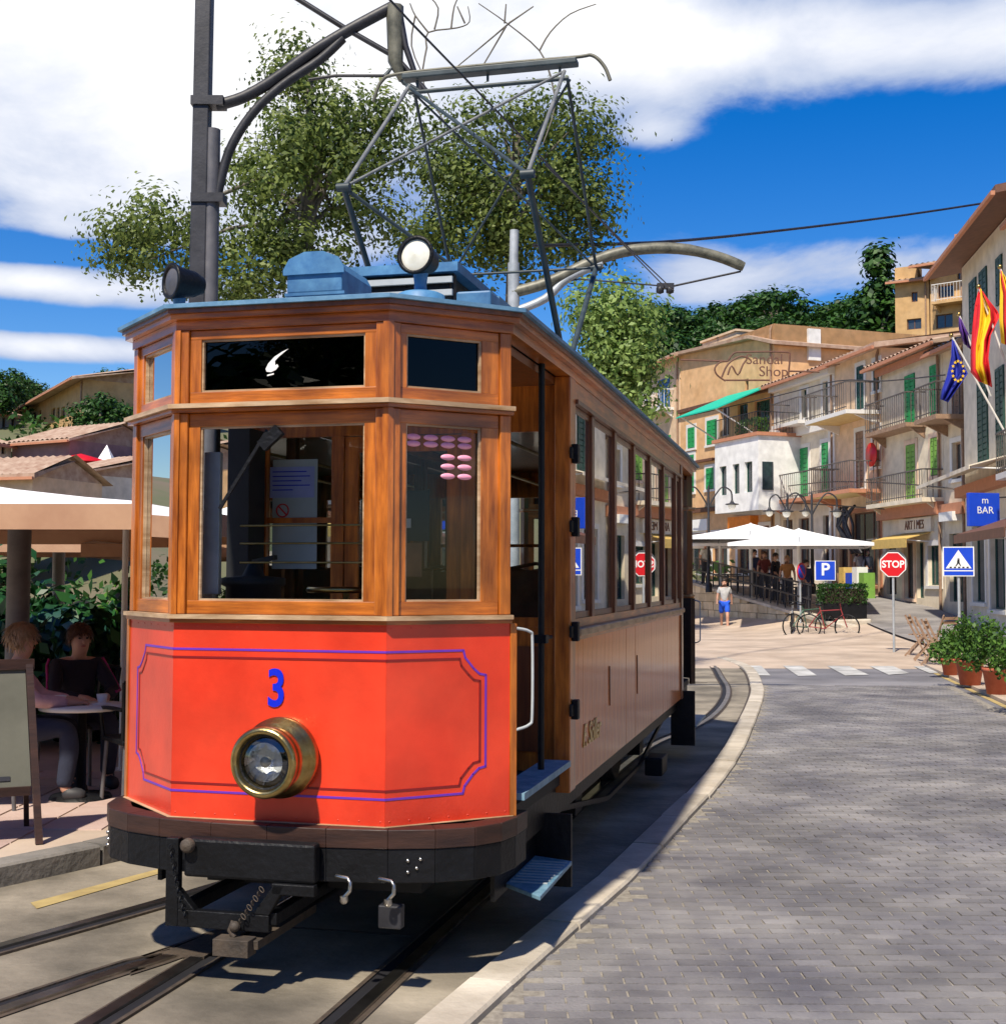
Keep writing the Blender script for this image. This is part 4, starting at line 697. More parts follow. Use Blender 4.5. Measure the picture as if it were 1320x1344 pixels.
setting(mb.add(tpl, [(0, 1, 6, 7), (1, 2, 3, 4), (1, 4, 5, 6)]).build('terrace', M['paving']))
fn = thing('terrace_fence', 'dark iron railing along the top of the terrace wall', 'fence'); s = .5
while s < wLn * .82:
    MB().tube([wF(s, ztop(s) - .02, -.15), wF(s, ztop(s) + .95, -.15)], .022, 6).build('fence_post', M['pole'], fn); s += .55
for dz in (.5, .93): MB().beam(wF(.4, ztop(.4) + dz, -.15), wF(wLn * .82, ztop(wLn * .82) + dz, -.15), .04, .05).build('fence_rail', M['pole'], fn)
bars = MB(); s = .55
while s < wLn * .82: bars.tube([wF(s, ztop(s) + .1, -.15), wF(s, ztop(s) + .92, -.15)], .009, 4, False); s += .11
bars.build('fence_bars', M['pole'], fn, kind='stuff')
def parasol(c, zb, ze, za, hx, hy, lab, rz=0, val=.18, pr=.045, mdx=0., underside_shade=None, group=None, pm='galv', ribs=True):
    t = thing('parasol', lab, 'parasol', (c[0], c[1], zb), rz, group); ze -= zb; za -= zb
    cs = [(-hx, -hy), (hx, -hy), (hx, hy), (-hx, hy)]; nseg = 4
    def surf(off, m, nm):
        mb = MB()
        for i in range(4):
            a, b = Vector((*cs[i], 0)), Vector((*cs[(i + 1) % 4], 0)); rows = []
            for j in range(5):
                f = j / 4; sag = .10 * sin(pi * f) * (za - ze); l = [(a.lerp(b, k / nseg) * (1 - f)) + Vector((0, 0, ze + (za - ze) * f - sag - (.03 * sin(pi * k / nseg) * (1 - f)) + off)) for k in range(nseg + 1)]; rows.append(l)
            base = len(mb.v); mb.v += [tuple(p) for r in rows for p in r]
            for j in range(4):
                for k in range(nseg): q = base + j * (nseg + 1) + k; mb.f.append((q, q + 1, q + nseg + 2, q + nseg + 1)); mb.sm.append(True)
        return mb.build(nm, m, t)
    can = surf(0, M['canvas'], 'canopy'); surf(-.012, underside_shade or M['canvas'], 'canopy_underside')
    vb = MB(); pl = cs + [cs[0]]
    band(vb, pl, -.0, .006, ze - val, ze - .004); vb.build('valance', underside_shade or M['canvas'], can)
    MB().tube([(mdx, 0, 0), (mdx, 0, ze + (za - ze) * (1 - abs(mdx) / hx) - .12)], pr, 12).build('mast', M[pm], t); MB().lathe((0, 0, za - .02), (0, 0, 1), [(0, .06), (.02, .04), (.04, .01), (.045, 0)], 12).build('finial', M['canvas'], t)
    if ribs:
        for x, y in cs + [(0, -hy), (0, hy), (-hx, 0), (hx, 0)]: MB().beam((0, 0, za - .10), (x * .98, y * .98, ze - .03), .035, .03).build('rib', M['greywood'] if underside_shade else M['galv'], t)
    return t
G1 = 'white parasols over the cafe terrace'
for u, v, Y, w_, lab in ((985, 687, 43, 2.15, 'white square cafe parasol with the highest peak, left of the terrace'), (1048, 694, 40, 2.2, 'wide white cafe parasol nearest the street lamp, right of the terrace'), (945, 697, 46, 1.9, 'white cafe parasol close behind the rear of the tram'), (1020, 690, 47, 2.0, 'white cafe parasol at the back between the two wide ones')):
    p = at(u, v, Y); parasol((p.x, p.y), .7, p.z - .48, p.z, w_ * .95, w_ * .95, lab, R(-12), .1, .06, 0, None, G1, 'white')
# planter, plinth
def leaves(mb, rnd_pt, n, size, up=.4):
    for _ in range(n):
        p = Vector(rnd_pt()); d = Vector((random.gauss(0, 1), random.gauss(0, 1), random.gauss(0, 1) + up)).normalized(); a = d.orthogonal().normalized(); a.rotate(Matrix.Rotation(random.uniform(0, 6.28), 3, d)); b = d.cross(a); s = size * random.uniform(.6, 1.3)
        mb.add([p - a * s, p - b * s * .5, p + a * s, p + b * s * .5], [(0, 1, 2, 3)])
    return mb
def boxleaves(x0, x1, y0, y1, z0, z1, n, size):
    def f():
        p = [random.uniform(x0, x1), random.uniform(y0, y1), random.uniform(z0, z1)]; k = random.randint(0, 4)
        if k == 0: p[0] = x0
        elif k == 1: p[0] = x1
        elif k == 2: p[1] = y0
        else: p[2] = z1 - abs(random.gauss(0, .03))
        return [c + random.gauss(0, .025) for c in p]
    return leaves(MB(), f, n, size)
b = gnd(1121, 838); t = thing('stone_plinth', 'rough grey stone block supporting the dark hedge planter', 'plinth', (b.x, b.y + .5, 0)); t2 = t
mb = MB(); mb.hexa([(-.50, -.45, 0), (.50, -.45, 0), (.50, .5, 0), (-.5, .5, 0), (-.48, -.48, .52), (.52, -.45, .55), (.5, .5, .55), (-.48, .5, .52)]); mb.build('block', M['kerb'], t, bevel=.04); MB().box(-.95, -.52, -.42, .4, 0, .34).build('block', M['stone'], t, bevel=.04)
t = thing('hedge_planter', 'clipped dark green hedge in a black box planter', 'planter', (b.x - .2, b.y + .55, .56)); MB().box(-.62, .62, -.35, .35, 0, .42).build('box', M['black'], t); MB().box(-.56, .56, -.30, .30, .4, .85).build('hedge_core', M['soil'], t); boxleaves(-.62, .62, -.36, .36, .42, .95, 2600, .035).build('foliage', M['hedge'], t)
# bicycles
def bicycle(p, rz, lab, col):
    t = thing('bicycle', lab, 'bicycle', p, rz, 'bicycles parked below the terrace wall'); M[col] = M.get(col) or mat('bicycle_paint_' + col, dict(bgreen=(.05, .12, .08), bgrey=(.25, .26, .27), bred=(.25, .03, .03))[col], .35)
    for x in (-.52, .52):
        w = MB(); w.tube([(x + .33 * cos(k * pi / 12), 0, .35 + .33 * sin(k * pi / 12)) for k in range(25)], .02, 6, False); o = w.build('wheel', M['black'], t); s_ = MB(); [s_.tube([(x, 0, .35), (x + .32 * cos(k * pi / 6), 0, .35 + .32 * sin(k * pi / 6))], .003, 3, False) for k in range(12)]; s_.build('spokes', M['steel'], o)
    f = MB(); bb = (-.08, 0, .30); st_ = (-.2, 0, .78); hd = (.36, 0, .82); hd2 = (.40, 0, .68)
    for a, b_ in ((bb, st_), (st_, hd), (bb, hd2), ((-.52, 0, .35), bb), ((-.52, 0, .35), st_), (hd, (.52, 0, .35)), (st_, (-.23, 0, .92)), (hd, (.34, 0, .98))): f.tube([a, b_], .016, 6)
    f.build('frame', M[col], t); MB().ball((-.24, 0, .94), .12, 8, (1, .5, .3)).build('saddle', M['black'], t); MB().tube([(.25, -.26, .97), (.36, -.12, 1.0), (.36, .12, 1.0), (.25, .26, .97)], .014, 6).build('handlebar', M['black'], t)
    c_ = MB(); c_.lathe((-.08, -.03, .30), (0, 1, 0), [(0, .09), (.01, .09)], 14); c_.tube([(-.08, -.06, .30), (-.08, -.06, .16)], .012, 5); c_.tube([(-.08, .06, .30), (-.08, .06, .44)], .012, 5); c_.build('crank', M['black'], t)
g_ = gnd(1040, 838); bicycle((g_.x, g_.y, .03), R(75), 'leftmost bicycle of the row, seen almost end on', 'bgrey'); g_ = gnd(1060, 839); bicycle((g_.x, g_.y - .2, .03), R(20), 'green bicycle in the middle of the row under the wall', 'bgreen'); g_ = gnd(1084, 841); bicycle((g_.x, g_.y - .2, .03), R(-30), 'red bicycle of the row standing against the parking sign', 'bred')
# pots with shrubs
def pot(u, v, r, lab, sh=.55):
    b = gnd(u, v, .06); t = thing('potted_shrub', lab, 'potted plant', (b.x, b.y, .06), 0, 'terracotta pots along the road'); MB().lathe((0, 0, 0), (0, 0, 1), [(0, 0), (0, r * .72), (r * 1.55, r * .98), (r * 1.56, r * 1.08), (r * 1.85, r * 1.10), (r * 1.85, r * .98), (r * 1.7, r * .95), (r * 1.7, 0)], 24).build('pot', M['terracotta'], t)
    z = r * 1.8; ce = [(random.gauss(0, r * .7), random.gauss(0, r * .7), z + random.uniform(.08, sh * .8)) for _ in range(10)]
    def f(): c = random.choice(ce); return [c[0] + random.gauss(0, r * .42), c[1] + random.gauss(0, r * .42), max(z - .05, c[2] + random.gauss(0, .10))]
    leaves(MB(), f, 1500, .038, .8).build('foliage', M['hedge2'], t); s_ = MB(); [s_.tube([(0, 0, z - .05), (c[0] * .5, c[1] * .5, (z + c[2]) / 2), c], .008, 4) for c in ce]; s_.build('stems', M['soil'], t)
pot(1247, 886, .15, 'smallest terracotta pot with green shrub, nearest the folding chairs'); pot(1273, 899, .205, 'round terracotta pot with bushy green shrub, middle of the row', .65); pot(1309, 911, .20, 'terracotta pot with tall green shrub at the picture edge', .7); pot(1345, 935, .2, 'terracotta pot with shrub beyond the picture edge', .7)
# folding chairs
def fchair(u, v, rz, lab):
    b = gnd(u, v, .04); t = thing('folding_chair', lab, 'chair', (b.x, b.y, .06), rz, 'wooden folding chairs beside the pots')
    for s_ in (-1, 1):
        MB().beam((s_ * .19, -.20, 0), (s_ * .19, .22, .86), .025, .035).build('leg', M['greywood'], t); MB().beam((s_ * .165, .24, 0), (s_ * .165, -.16, .45), .025, .035).build('leg', M['greywood'], t)
    for k in range(4): MB().box(-.19, .19, -.20 + k * .095, -.125 + k * .095, .44, .458).build('seat_slat', M['greywood'], t)
    for k in range(2): MB().beam((-.19, .165 + .03 * k, .70 + .09 * k), (.19, .165 + .03 * k, .70 + .09 * k), .02, .06).build('back_slat', M['greywood'], t)
fchair(1205, 862, R(60), 'wooden folding chair nearest the street corner'); fchair(1216, 868, R(75), 'second wooden folding chair from the street corner'); fchair(1228, 874, R(60), 'third wooden folding chair, closest to the small pot'); fchair(1240, 862, R(200), 'wooden folding chair half hidden behind the pots')
# ================================================================ buildings
def wallm(nm, c, c2=None): M[nm] = mat(nm, c, .85, col2=c2 or tuple(x * 1.18 for x in c), scale=.9, dirt=.14, bump=.12, bscale=14, detail=9); return M[nm]
wallm('orange_plaster', (.60, .35, .16), (.70, .44, .23)); wallm('pinkish_plaster', (.60, .43, .31), (.70, .53, .41)); wallm('cream_plaster', (.62, .55, .42), (.73, .66, .54)); wallm('white_plaster', (.68, .68, .65), (.78, .78, .76)); wallm('beige_plaster', (.62, .53, .38), (.72, .63, .49)); wallm('peach_plaster', (.64, .44, .27), (.74, .55, .37)); wallm('ochre_plaster', (.48, .29, .12), (.56, .36, .17)); wallm('mauve_plaster', (.24, .135, .125), (.32, .19, .18)); wallm('grey_plaster', (.28, .28, .28), (.38, .37, .36))
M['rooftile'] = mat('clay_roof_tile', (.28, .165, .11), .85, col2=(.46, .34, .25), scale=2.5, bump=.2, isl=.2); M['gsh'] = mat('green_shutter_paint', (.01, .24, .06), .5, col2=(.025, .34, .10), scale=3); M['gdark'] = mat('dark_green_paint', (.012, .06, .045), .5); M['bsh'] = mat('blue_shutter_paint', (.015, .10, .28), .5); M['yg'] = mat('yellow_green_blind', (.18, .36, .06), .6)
M['wglass'] = mat('dark_window_pane', (.03, .04, .05), .08, var=.3, spec=.8); M['trim'] = mat('pale_trim', (.68, .66, .62), .7, var=.05); M['pinktrim'] = mat('terracotta_trim', (.46, .20, .11), .8, var=.1); M['teal'] = mat('teal_awning', (.0, .42, .28), .7, var=.08); M['awny'] = mat('yellow_awning', (.62, .42, .12), .7, var=.1); M['brownw'] = mat('brown_woodwork', (.13, .055, .03), .6, var=.25); M['shopd'] = mat('dark_shop_interior', (.02, .018, .016), .7, var=.4); M['orangesign'] = mat('orange_sign', (.75, .22, .02), .6)
M['railgrey'] = mat('brown_grey_railing', (.10, .085, .075), .6, var=.3)
M['ceil'] = mat('balcony_underside', (.55, .40, .16), .8)
class House:
    def __init__(s, name, label, cat, a, b, ztop, depth, m, z0=0., roof=None, rise=1.5, over=.45, group=None, gable=None, cut=None):
        s.p0 = at(a[0], 760, a[1]) if len(a) == 2 else Vector((a[0], a[1], 0)); s.p1 = at(b[0], 760, b[1]) if len(b) == 2 else Vector((b[0], b[1], 0)); s.p0.z = s.p1.z = 0
        d = s.p1 - s.p0; s.L = d.length; s.s = d.normalized(); s.t = thing(name, label, cat, s.p0, math.atan2(d.y, d.x), group); s.nin = Vector((-s.s.y, s.s.x, 0))
        s.ztop = ztop; s.z0 = z0; s.depth = depth; s.m = m; s.holes = []; s.roof = roof; s.rise = rise; s.over = over; s.gable = gable
    def sz(s, u, v, d=0.):
        r = ray(u, v); o = Vector((0, 0, EYE)); n = s.nin; k = (s.p0 - n * d - o).dot(n) / r.dot(n); w = o + r * k; return (w - s.p0).dot(s.s), w.z
    def rect(s, u0, v0, u1, v1, d=0.):
        vm = (v0 + v1) / 2; um = (u0 + u1) / 2; return s.sz(u0, vm, d)[0], s.sz(u1, vm, d)[0], s.sz(um, v1, d)[1], s.sz(um, v0, d)[1]
    def hole(s, a, b, z0, z1): s.holes.append((a, b, z0, z1))
    def shut(s, r, m='gsh', trim=None, slats=True):      # closed louvred shutters in an opening
        a, b, z0, z1 = r; s.hole(a, b, z0, z1); o = None
        o = MB().box(a + .01, b - .01, .16, .20, z0, z1).build('window_frame', M['brownw'], s.t); w = (b - a) / 2
        for k in (0, 1):
            x0, x1 = a + k * w + .015, a + (k + 1) * w - .015; mb = MB(); mb.box(x0, x0 + .06, -.045, -.005, z0 + .02, z1 - .02); mb.box(x1 - .06, x1, -.045, -.005, z0 + .02, z1 - .02); mb.box(x0 + .06, x1 - .06, -.045, -.005, z0 + .02, z0 + .1); mb.box(x0 + .06, x1 - .06, -.045, -.005, z1 - .1, z1 - .02); n = max(4, int((z1 - z0 - .2) / .16))
            for i in range(n): z = z0 + .1 + (z1 - z0 - .2) * i / n; mb.box(x0 + .06, x1 - .06, -.035, -.015, z + .015, z + (z1 - z0 - .2) / n - .012)
            mb.build('shutter', M[m], s.t)
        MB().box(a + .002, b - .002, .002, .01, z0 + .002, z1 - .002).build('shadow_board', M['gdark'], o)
        if trim: s.trim(r, trim)
    def win(s, r, m='brownw', trim=None, mull=1, bars=1, lift=.12):
        a, b, z0, z1 = r; s.hole(a, b, z0, z1); f = MB(); e = .05
        f.box(a, a + e, lift, lift + .06, z0, z1); f.box(b - e, b, lift, lift + .06, z0, z1); f.box(a + e, b - e, lift, lift + .06, z0, z0 + e); f.box(a + e, b - e, lift, lift + .06, z1 - e, z1)
        for k in range(1, mull + 1): x = a + (b - a) * k / (mull + 1); f.box(x - .025, x + .025, lift + .005, lift + .055, z0 + e, z1 - e)
        o = f.build('window_frame', M[m], s.t); MB().box(a + .01, b - .01, lift + .03, lift + .04, z0 + .01, z1 - .01).build('window_pane', M['wglass'], o)
        if trim: s.trim(r, trim)
    def trim(s, r, m='trim', w=.16):
        a, b, z0, z1 = r; f = MB(); f.box(a - w, a, -.03, .0, z0 - .02, z1 + w); f.box(b, b + w, -.03, .0, z0 - .02, z1 + w); f.box(a, b, -.03, .0, z1, z1 + w); f.box(a - w, b + w, -.08, .0, z0 - .12, z0 - .021); f.build('window_surround', M[m], s.t)
    def openshut(s, r, m='gsh', side=-1, trim=None):
        a, b, z0, z1 = r; s.win(r, 'brownw', trim); w = (b - a) / 2
        for k in (0, 1):
            x = a - w - .02 if k == 0 else b + .02; MB().box(x, x + w, -.05, -.01, z0, z1).build('shutter', M[m], s.t)
    def balcony(s, a, b, z, d=.9, h=1.0, m='trim', rail='railgrey', under=None, nb=.18):
        o = MB().box(a, b, -d, -.001, z - .14, z).build('balcony', M[m], s.t)
        if under: MB().box(a + .03, b - .03, -d + .03, -.03, z - .155, z - .141).build('balcony_soffit', M[under], o)
        [MB().slab([(x, -.001, z - .157), (x, -d * .7, z - .157), (x, -.001, z - .5)], (.08, 0, 0)).build('bracket', M[m], o) for x in (a + .1, b - .2)]
        r = MB(); r.box(a, b, -d, -d + .04, z + h - .04, z + h); r.box(a, a + .04, -d + .04, 0, z + h - .04, z + h); r.box(b - .04, b, -d + .04, 0, z + h - .04, z + h); r.box(a, b, -d, -d + .03, z + .08, z + .11)
        n = int((b - a) / nb)
        for k in range(n + 1): x = a + .02 + (b - a - .04) * k / n; r.box(x - .008, x + .008, -d + .01, -d + .026, z, z + h - .04)
        for x in (a + .02, b - .02):
            for k in range(1, int(d / nb)): r.box(x - .012, x + .012, -d + k * nb, -d + k * nb + .024, z, z + h - .04)
        r.build('railing', M[rail], o)
    def ledge(s, z, h=.18, d=.15, a=0, b=None, m='trim'): MB().box(a, b or s.L, -d, -.0005, z - h / 2, z + h / 2).build('cornice', M[m], s.t)
    def awning(s, a, b, z, d, drop, m, val=.2):
        mb = MB(); mb.slab([(a, -.02, z), (b, -.02, z), (b, -d, z - drop), (a, -d, z - drop)], (0, 0, -.03)); mb.box(a, b, -d - .02, -d, z - drop - val, z - drop); mb.build('awning', M[m], s.t)
        [MB().beam((x, -.02, z - drop - .1), (x, -d, z - drop - .05), .03, .03).build('awning_arm', M['white'], s.t) for x in (a + .1, b - .1)]
    def done(s):
        eps = 1e-4; S_ = sorted({0, s.L} | {min(max(x, 0), s.L) for h in s.holes for x in h[:2]}); Z = sorted({s.z0, s.ztop} | {min(max(z, s.z0), s.ztop) for h in s.holes for z in h[2:]}); mb = MB()
        for a, b in zip(S_[:-1], S_[1:]):
            for c, d in zip(Z[:-1], Z[1:]):
                if b - a < eps or d - c < eps: continue
                mx_, mz = (a + b) / 2, (c + d) / 2
                if any(h[0] < mx_ < h[1] and h[2] < mz < h[3] for h in s.holes): continue
                mb.add([(a, 0, c), (b, 0, c), (b, 0, d), (a, 0, d)], [(0, 1, 2, 3)])
        for a, b, c, d in s.holes: mb.add([(a, 0, c), (b, 0, c), (b, 0, d), (a, 0, d), (a, .3, c), (b, .3, c), (b, .3, d), (a, .3, d)], [(0, 4, 5, 1), (1, 5, 6, 2), (2, 6, 7, 3), (3, 7, 4, 0), (4, 7, 6, 5)])
        D, L, a, z = s.depth, s.L, s.z0, s.ztop
        mb.add([(0, 0, a), (L, 0, a), (L, D, a), (0, D, a), (0, 0, z), (L, 0, z), (L, D, z), (0, D, z)], [(0, 4, 7, 3), (1, 2, 6, 5), (2, 3, 7, 6), (4, 5, 6, 7)])
        s.w = mb.build('wall', s.m, s.t)
        if z - a > 4: MB().tube([(L - .18, -.07, a + .3), (L - .18, -.07, z - .25), (L - .18, .0, z - .05)], .05, 6).build('drainpipe', M['greywood'], s.t)
        if s.gable:                         # gable wall facing the street
            g = MB(); g.slab([(0, .0, z), (s.gable[0], 0, s.gable[1]), (L, 0, s.gable[2]), (L, 0, z)], (0, D, 0)); g.build('gable_wall', s.m, s.t)
            r = MB(); e = .35; pts = [(-e, z + .02), (s.gable[0], s.gable[1] + .08), (L + e, s.gable[2] - .02)]
            for p, q in zip(pts[:-1], pts[1:]): r.slab([(p[0], -e, p[1]), (q[0], -e, q[1]), (q[0], D, q[1]), (p[0], D, p[1])], (0, 0, .14))
            r.build('roof', M['rooftile'], s.t)
        elif s.roof:
            e = s.over; n = int((L + 2 * e) / .16); mb = MB(); run = D if s.roof == 'mono' else D / 2; sl = s.rise / run; r0 = []; r1 = []
            for k in range(n + 1):
                x = -e + (L + 2 * e) * k / n; dz = .07 if k % 2 else 0; r0.append((x, -e, z - e * sl * .4 + .06 + dz)); r1.append((x, run, z + s.rise + .06 + dz))
            if s.roof == 'gable': r2 = [(x, D + e, z - e * sl + .06) for x, _, _ in r0]
            mb.add(r0 + r1, [(k, k + 1, n + 2 + k, n + 1 + k) for k in range(n)])
            if s.roof == 'gable': mb.add(r1 + r2, [(k, k + 1, n + 2 + k, n + 1 + k) for k in range(n)])
            mb.add([r0[0], r0[-1], (L + e, -e, z - e * sl * .4 - .06), (-e, -e, z - e * sl * .4 - .06), (L + e, run, z + s.rise - .1), (-e, run, z + s.rise - .1), (-e, 0, z), (L + e, 0, z)], [(0, 3, 2, 1), (3, 5, 4, 2), (0, 5, 3), (1, 2, 4)])
            mb.add([(0, .0, z), (0, run, z + s.rise), (0, D, z if s.roof == 'gable' else z + s.rise)], [(0, 2, 1)]); mb.add([(L, .0, z), (L, run, z + s.rise), (L, D, z if s.roof == 'gable' else z + s.rise)], [(0, 1, 2)])
            s.r = mb.build('roof', M['rooftile'], s.t)
            if s.roof: MB().box(-e + .02, L + e - .02, -e - .1, -e, z - e * sl * .4 - .1, z - e * sl * .4).build('gutter', M['pinktrim'], s.r)
        return s.t
zt_at = lambda u, v, Y: at(u, v, Y).z
def panel(h, r, m, nm, d=-.05, d2=-.001): return MB().box(r[0], r[1], d, d2, r[2], r[3]).build(nm, M[m], h.t)
# --- far-left corner house with the blue shutters, its side wall carries the hanging shop sign
z1 = zt_at(893, 467, 62)
h = House('corner_house', 'peach corner house with blue shutters at the far left end of the row', 'house', (836, 67.5), (893, 62), z1, 8, M['peach_plaster'], 1.0, 'gable', 1.0)
h.shut(h.rect(846, 503, 853, 528), 'bsh'); r = h.rect(864, 497, 879, 537); h.shut(r, 'bsh'); h.balcony(r[0] - .5, r[1] + .5, r[2] - .05, .7, .0001 + .9, 'trim', 'peach_plaster' if 0 else 'trim'); h.win(h.rect(850, 575, 860, 610)); h.shut(h.rect(868, 572, 880, 610)); h.done()
h = House('orange_house', 'tall orange house with green shutters under the thin sandal sign', 'house', (893.5, 62), (1018, 54), z1, 12, M['orange_plaster'], 1.0, gable=None)
gs, gz = h.sz(990, 447); _, gr = h.sz(1018, 452); h.gable = (gs, gz, gr)
zc = h.sz(893.5, 541)[1]; h.ledge(zc, .16, .2, 0, None, 'brownw')
for q in ((903, 561, 912, 588), (928, 551, 941, 583), (903, 597, 911, 605), (902, 620, 911, 646), (927, 614, 937, 642)): h.shut(h.rect(*q), 'gsh', 'trim')
h.win(h.rect(977, 497, 982, 512)); h.ledge(h.sz(900, 609)[1], .12, .15, 0, h.sz(938, 600)[0], 'brownw'); h.ledge(h.sz(900, 672)[1], .2, .2, 0, None, 'brownw')
rr = h.rect(893.5, 541, 1018, 780); 
for q in ((903, 700, 925, 752), (935, 700, 955, 752), (968, 695, 985, 752), (995, 690, 1010, 750)): h.win(h.rect(*q), 'brownw', 'trim')
panel(h, h.rect(903, 682, 930, 697), 'white', 'shop_sign', -.1); panel(h, h.rect(965, 678, 995, 693), 'orangesign', 'shop_sign', -.4)
panel(h, (0, h.L, 1.0, zc - .1), 'pinkish_plaster', 'lower_render', -.012, -.0008) if 0 else None
r = h.rect(968, 530, 981, 570); h.win(r, 'gdark'); r = h.rect(990, 525, 1010, 568); h.win(r, 'gdark'); r = h.rect(945, 533, 957, 572); h.win(r, 'trim')
ct_ = MB(); 
for x, w_ in ((h.sz(897, 450)[0], 1.6), (h.sz(916, 450)[0], 1.8)): ct_.box(x, x + w_, 1.0, 2.6, z1 - .2, z1 + .62); ct_.box(x - .08, x + w_ + .08, .92, 2.68, z1 + .621, z1 + .72)
h.done(); ct_.build('rooftop_store', M['peach_plaster'], h.t); q = h.sz(1012, 440)
MB().box(q[0] - .25, q[0] + .35, 1.6, 2.2, q[1] - 1.0, q[1] + .35).build('chimney', M['white_plaster'], h.t)
HB_ = h
# projecting white bay with its roof terrace
bp = Frame((h.p0.x, h.p0.y), (h.p1.x, h.p1.y)); s0 = h.sz(938, 600, 2.2)[0]; s1 = h.sz(995, 600, 2.2)[0]; q0, q1 = h.p0 + h.s * s0 - h.nin * 2.2, h.p0 + h.s * s1 - h.nin * 2.2
zb_, zt_ = h.sz(965, 672, 2.2)[1], h.sz(965, 577, 2.2)[1]
b_ = House('bay_extension', 'white projecting bay with narrow windows and a planted roof terrace', 'building', (q0.x, q0.y, 0), (q1.x, q1.y, 0), zt_, 2.19, M['white_plaster'], zb_)
for q in ((944, 612, 953, 650), (961, 609, 970, 648), (977, 606, 987, 646)): b_.win(b_.rect(*q), 'gdark', None, 0)
b_.done(); e = House('e', 'e', 'e', (q1.x, q1.y, 0), (q1.x - h.nin.x * -2.19, q1.y + h.nin.y * 2.19, 0), 1, 1, None)
r = e.rect(1000, 606, 1014, 643); bpy.data.objects.remove(e.t)
MB().box(b_.L + .001, b_.L + .04, min(r[0], 1.7), min(r[1], 2.0), r[2], r[3]).build('side_window', M['wglass'], b_.t)
MB().box(-.1, b_.L + .1, -.1, 2.18, zt_ + .001, zt_ + .14).build('terrace_edge', M['pinktrim'], b_.t)
rl = MB(); rl.box(0, b_.L, 0, .03, zt_ + .95, zt_ + .98); rl.box(b_.L - .03, b_.L, .031, 2.1, zt_ + .95, zt_ + .98)
for k in range(30): rl.box(b_.L * k / 30, b_.L * k / 30 + .02, .005, .025, zt_ + .141, zt_ + .95)
for k in range(14): rl.box(b_.L - .025, b_.L - .005, .15 + k * .14, .165 + k * .14, zt_ + .141, zt_ + .95)
rl.build('railing', M['pole'], b_.t); boxleaves(b_.L * .45, b_.L - .2, .1, .6, zt_ + .15, zt_ + .75, 500, .07).build('terrace_plants', M['hedge2'], b_.t)
hb = HB_; w = lambda s, z, d: hb.p0 + hb.s * s - hb.nin * d + Vector((0, 0, z)); zaw = zt_at(1000, 508, 55); sa, sb_ = hb.sz(955, 540)[0], hb.sz(1012, 520)[0]
mb = MB(); mb.slab([w(sa, zaw, .05), w(sb_, zaw, .05), w(sb_, zaw - 1.1, 2.6), w(sa, zaw - 1.1, 2.6)], (0, 0, -.05)); aw = thing('awning', 'bright teal canvas awning stretched above the roof terrace', 'awning'); mb.build('canvas', M['teal'], aw); MB().beam(w(sb_ - .3, zaw - 2.4, .06), w(sb_ - .3, zaw - 1.1, 2.5), .05, .05).build('awning_arm', M['white'], aw); MB().beam(w(sa + .3, zaw - 2.4, .06), w(sa + .3, zaw - 1.1, 2.5), .05, .05).build('awning_arm', M['white'], aw)
# hanging wire-work sign
sg = thing('hanging_sign', 'openwork metal sign with a sandal outline hanging in front of the orange house', 'sign', (0, 0, 0)); Ys = 48
ps = lambda u, v: at(u, v, Ys)
for pts in ([(952, 500), (941, 492), (938, 483), (945, 475), (955, 474)], [(947, 495), (955, 478), (970, 468), (980, 470), (975, 478), (968, 492), (960, 480), (955, 492)], [(955, 474), (962, 464), (975, 462), (1030, 462), (1036, 468), (1034, 495)], [(950, 499), (1010, 499)], [(893, 472), (950, 474)], [(1034, 487), (1075, 488)]): MB().tube(smooth_path([ps(*q) for q in pts], 3), .035, 5).build('wire_outline', M['brownw'], sg)
for tx, u, v, sz_ in (('Sandal', 1003, 472, .55), ('Shop', 1015, 488, .55)):
    m_ = Matrix.Translation(ps(u, v)) @ Matrix.Rotation(R(90), 4, 'X'); text('lettering', tx, sz_ * 1.0, M['brownw'], sg, m_, .02)
# --- white house
zw = zt_at(1018, 507, 54)
h = House('white_house', 'white-trimmed house with two bright green shuttered doors on its balcony', 'house', (1018.5, 54), (1098, 48.8), zw, 11, M['cream_plaster'], .8, 'mono', 2.2)
for q in ((1052, 511, 1059, 548), (1080, 500, 1088, 552)): h.win(h.rect(*q), 'gdark', 'trim', 1)
for q in ((1046, 588, 1061, 652), (1079, 580, 1094, 646)): h.shut(h.rect(*q), 'gsh', 'trim')
r = h.rect(1024, 560, 1098, 566); h.ledge(h.sz(1060, 562)[1], .5, .25, 0, None, 'trim'); h.ledge(h.ztop - .15, .3, .3, 0, None, 'trim'); r = h.rect(1036, 560, 1072, 564); h.balcony(r[0], r[1], h.sz(1053, 556)[1], .8, .9)
r = h.rect(1026, 660, 1097, 664); h.balcony(r[0], r[1], h.sz(1060, 656)[1], 1.0, 1.0, 'pinktrim'); panel(h, h.rect(1029, 608, 1040, 626), 'white', 'wall_plaque')
for q in ((1028, 682, 1040, 745), (1048, 680, 1062, 745), (1080, 676, 1093, 745)): h.win(h.rect(*q), 'brownw', None, 1)
for a in (0, h.L - .5): MB().box(a, a + .5, -.05, -.001, .8, zw - .31).build('corner_pilaster', M['trim'], h.t)
h.done(); 
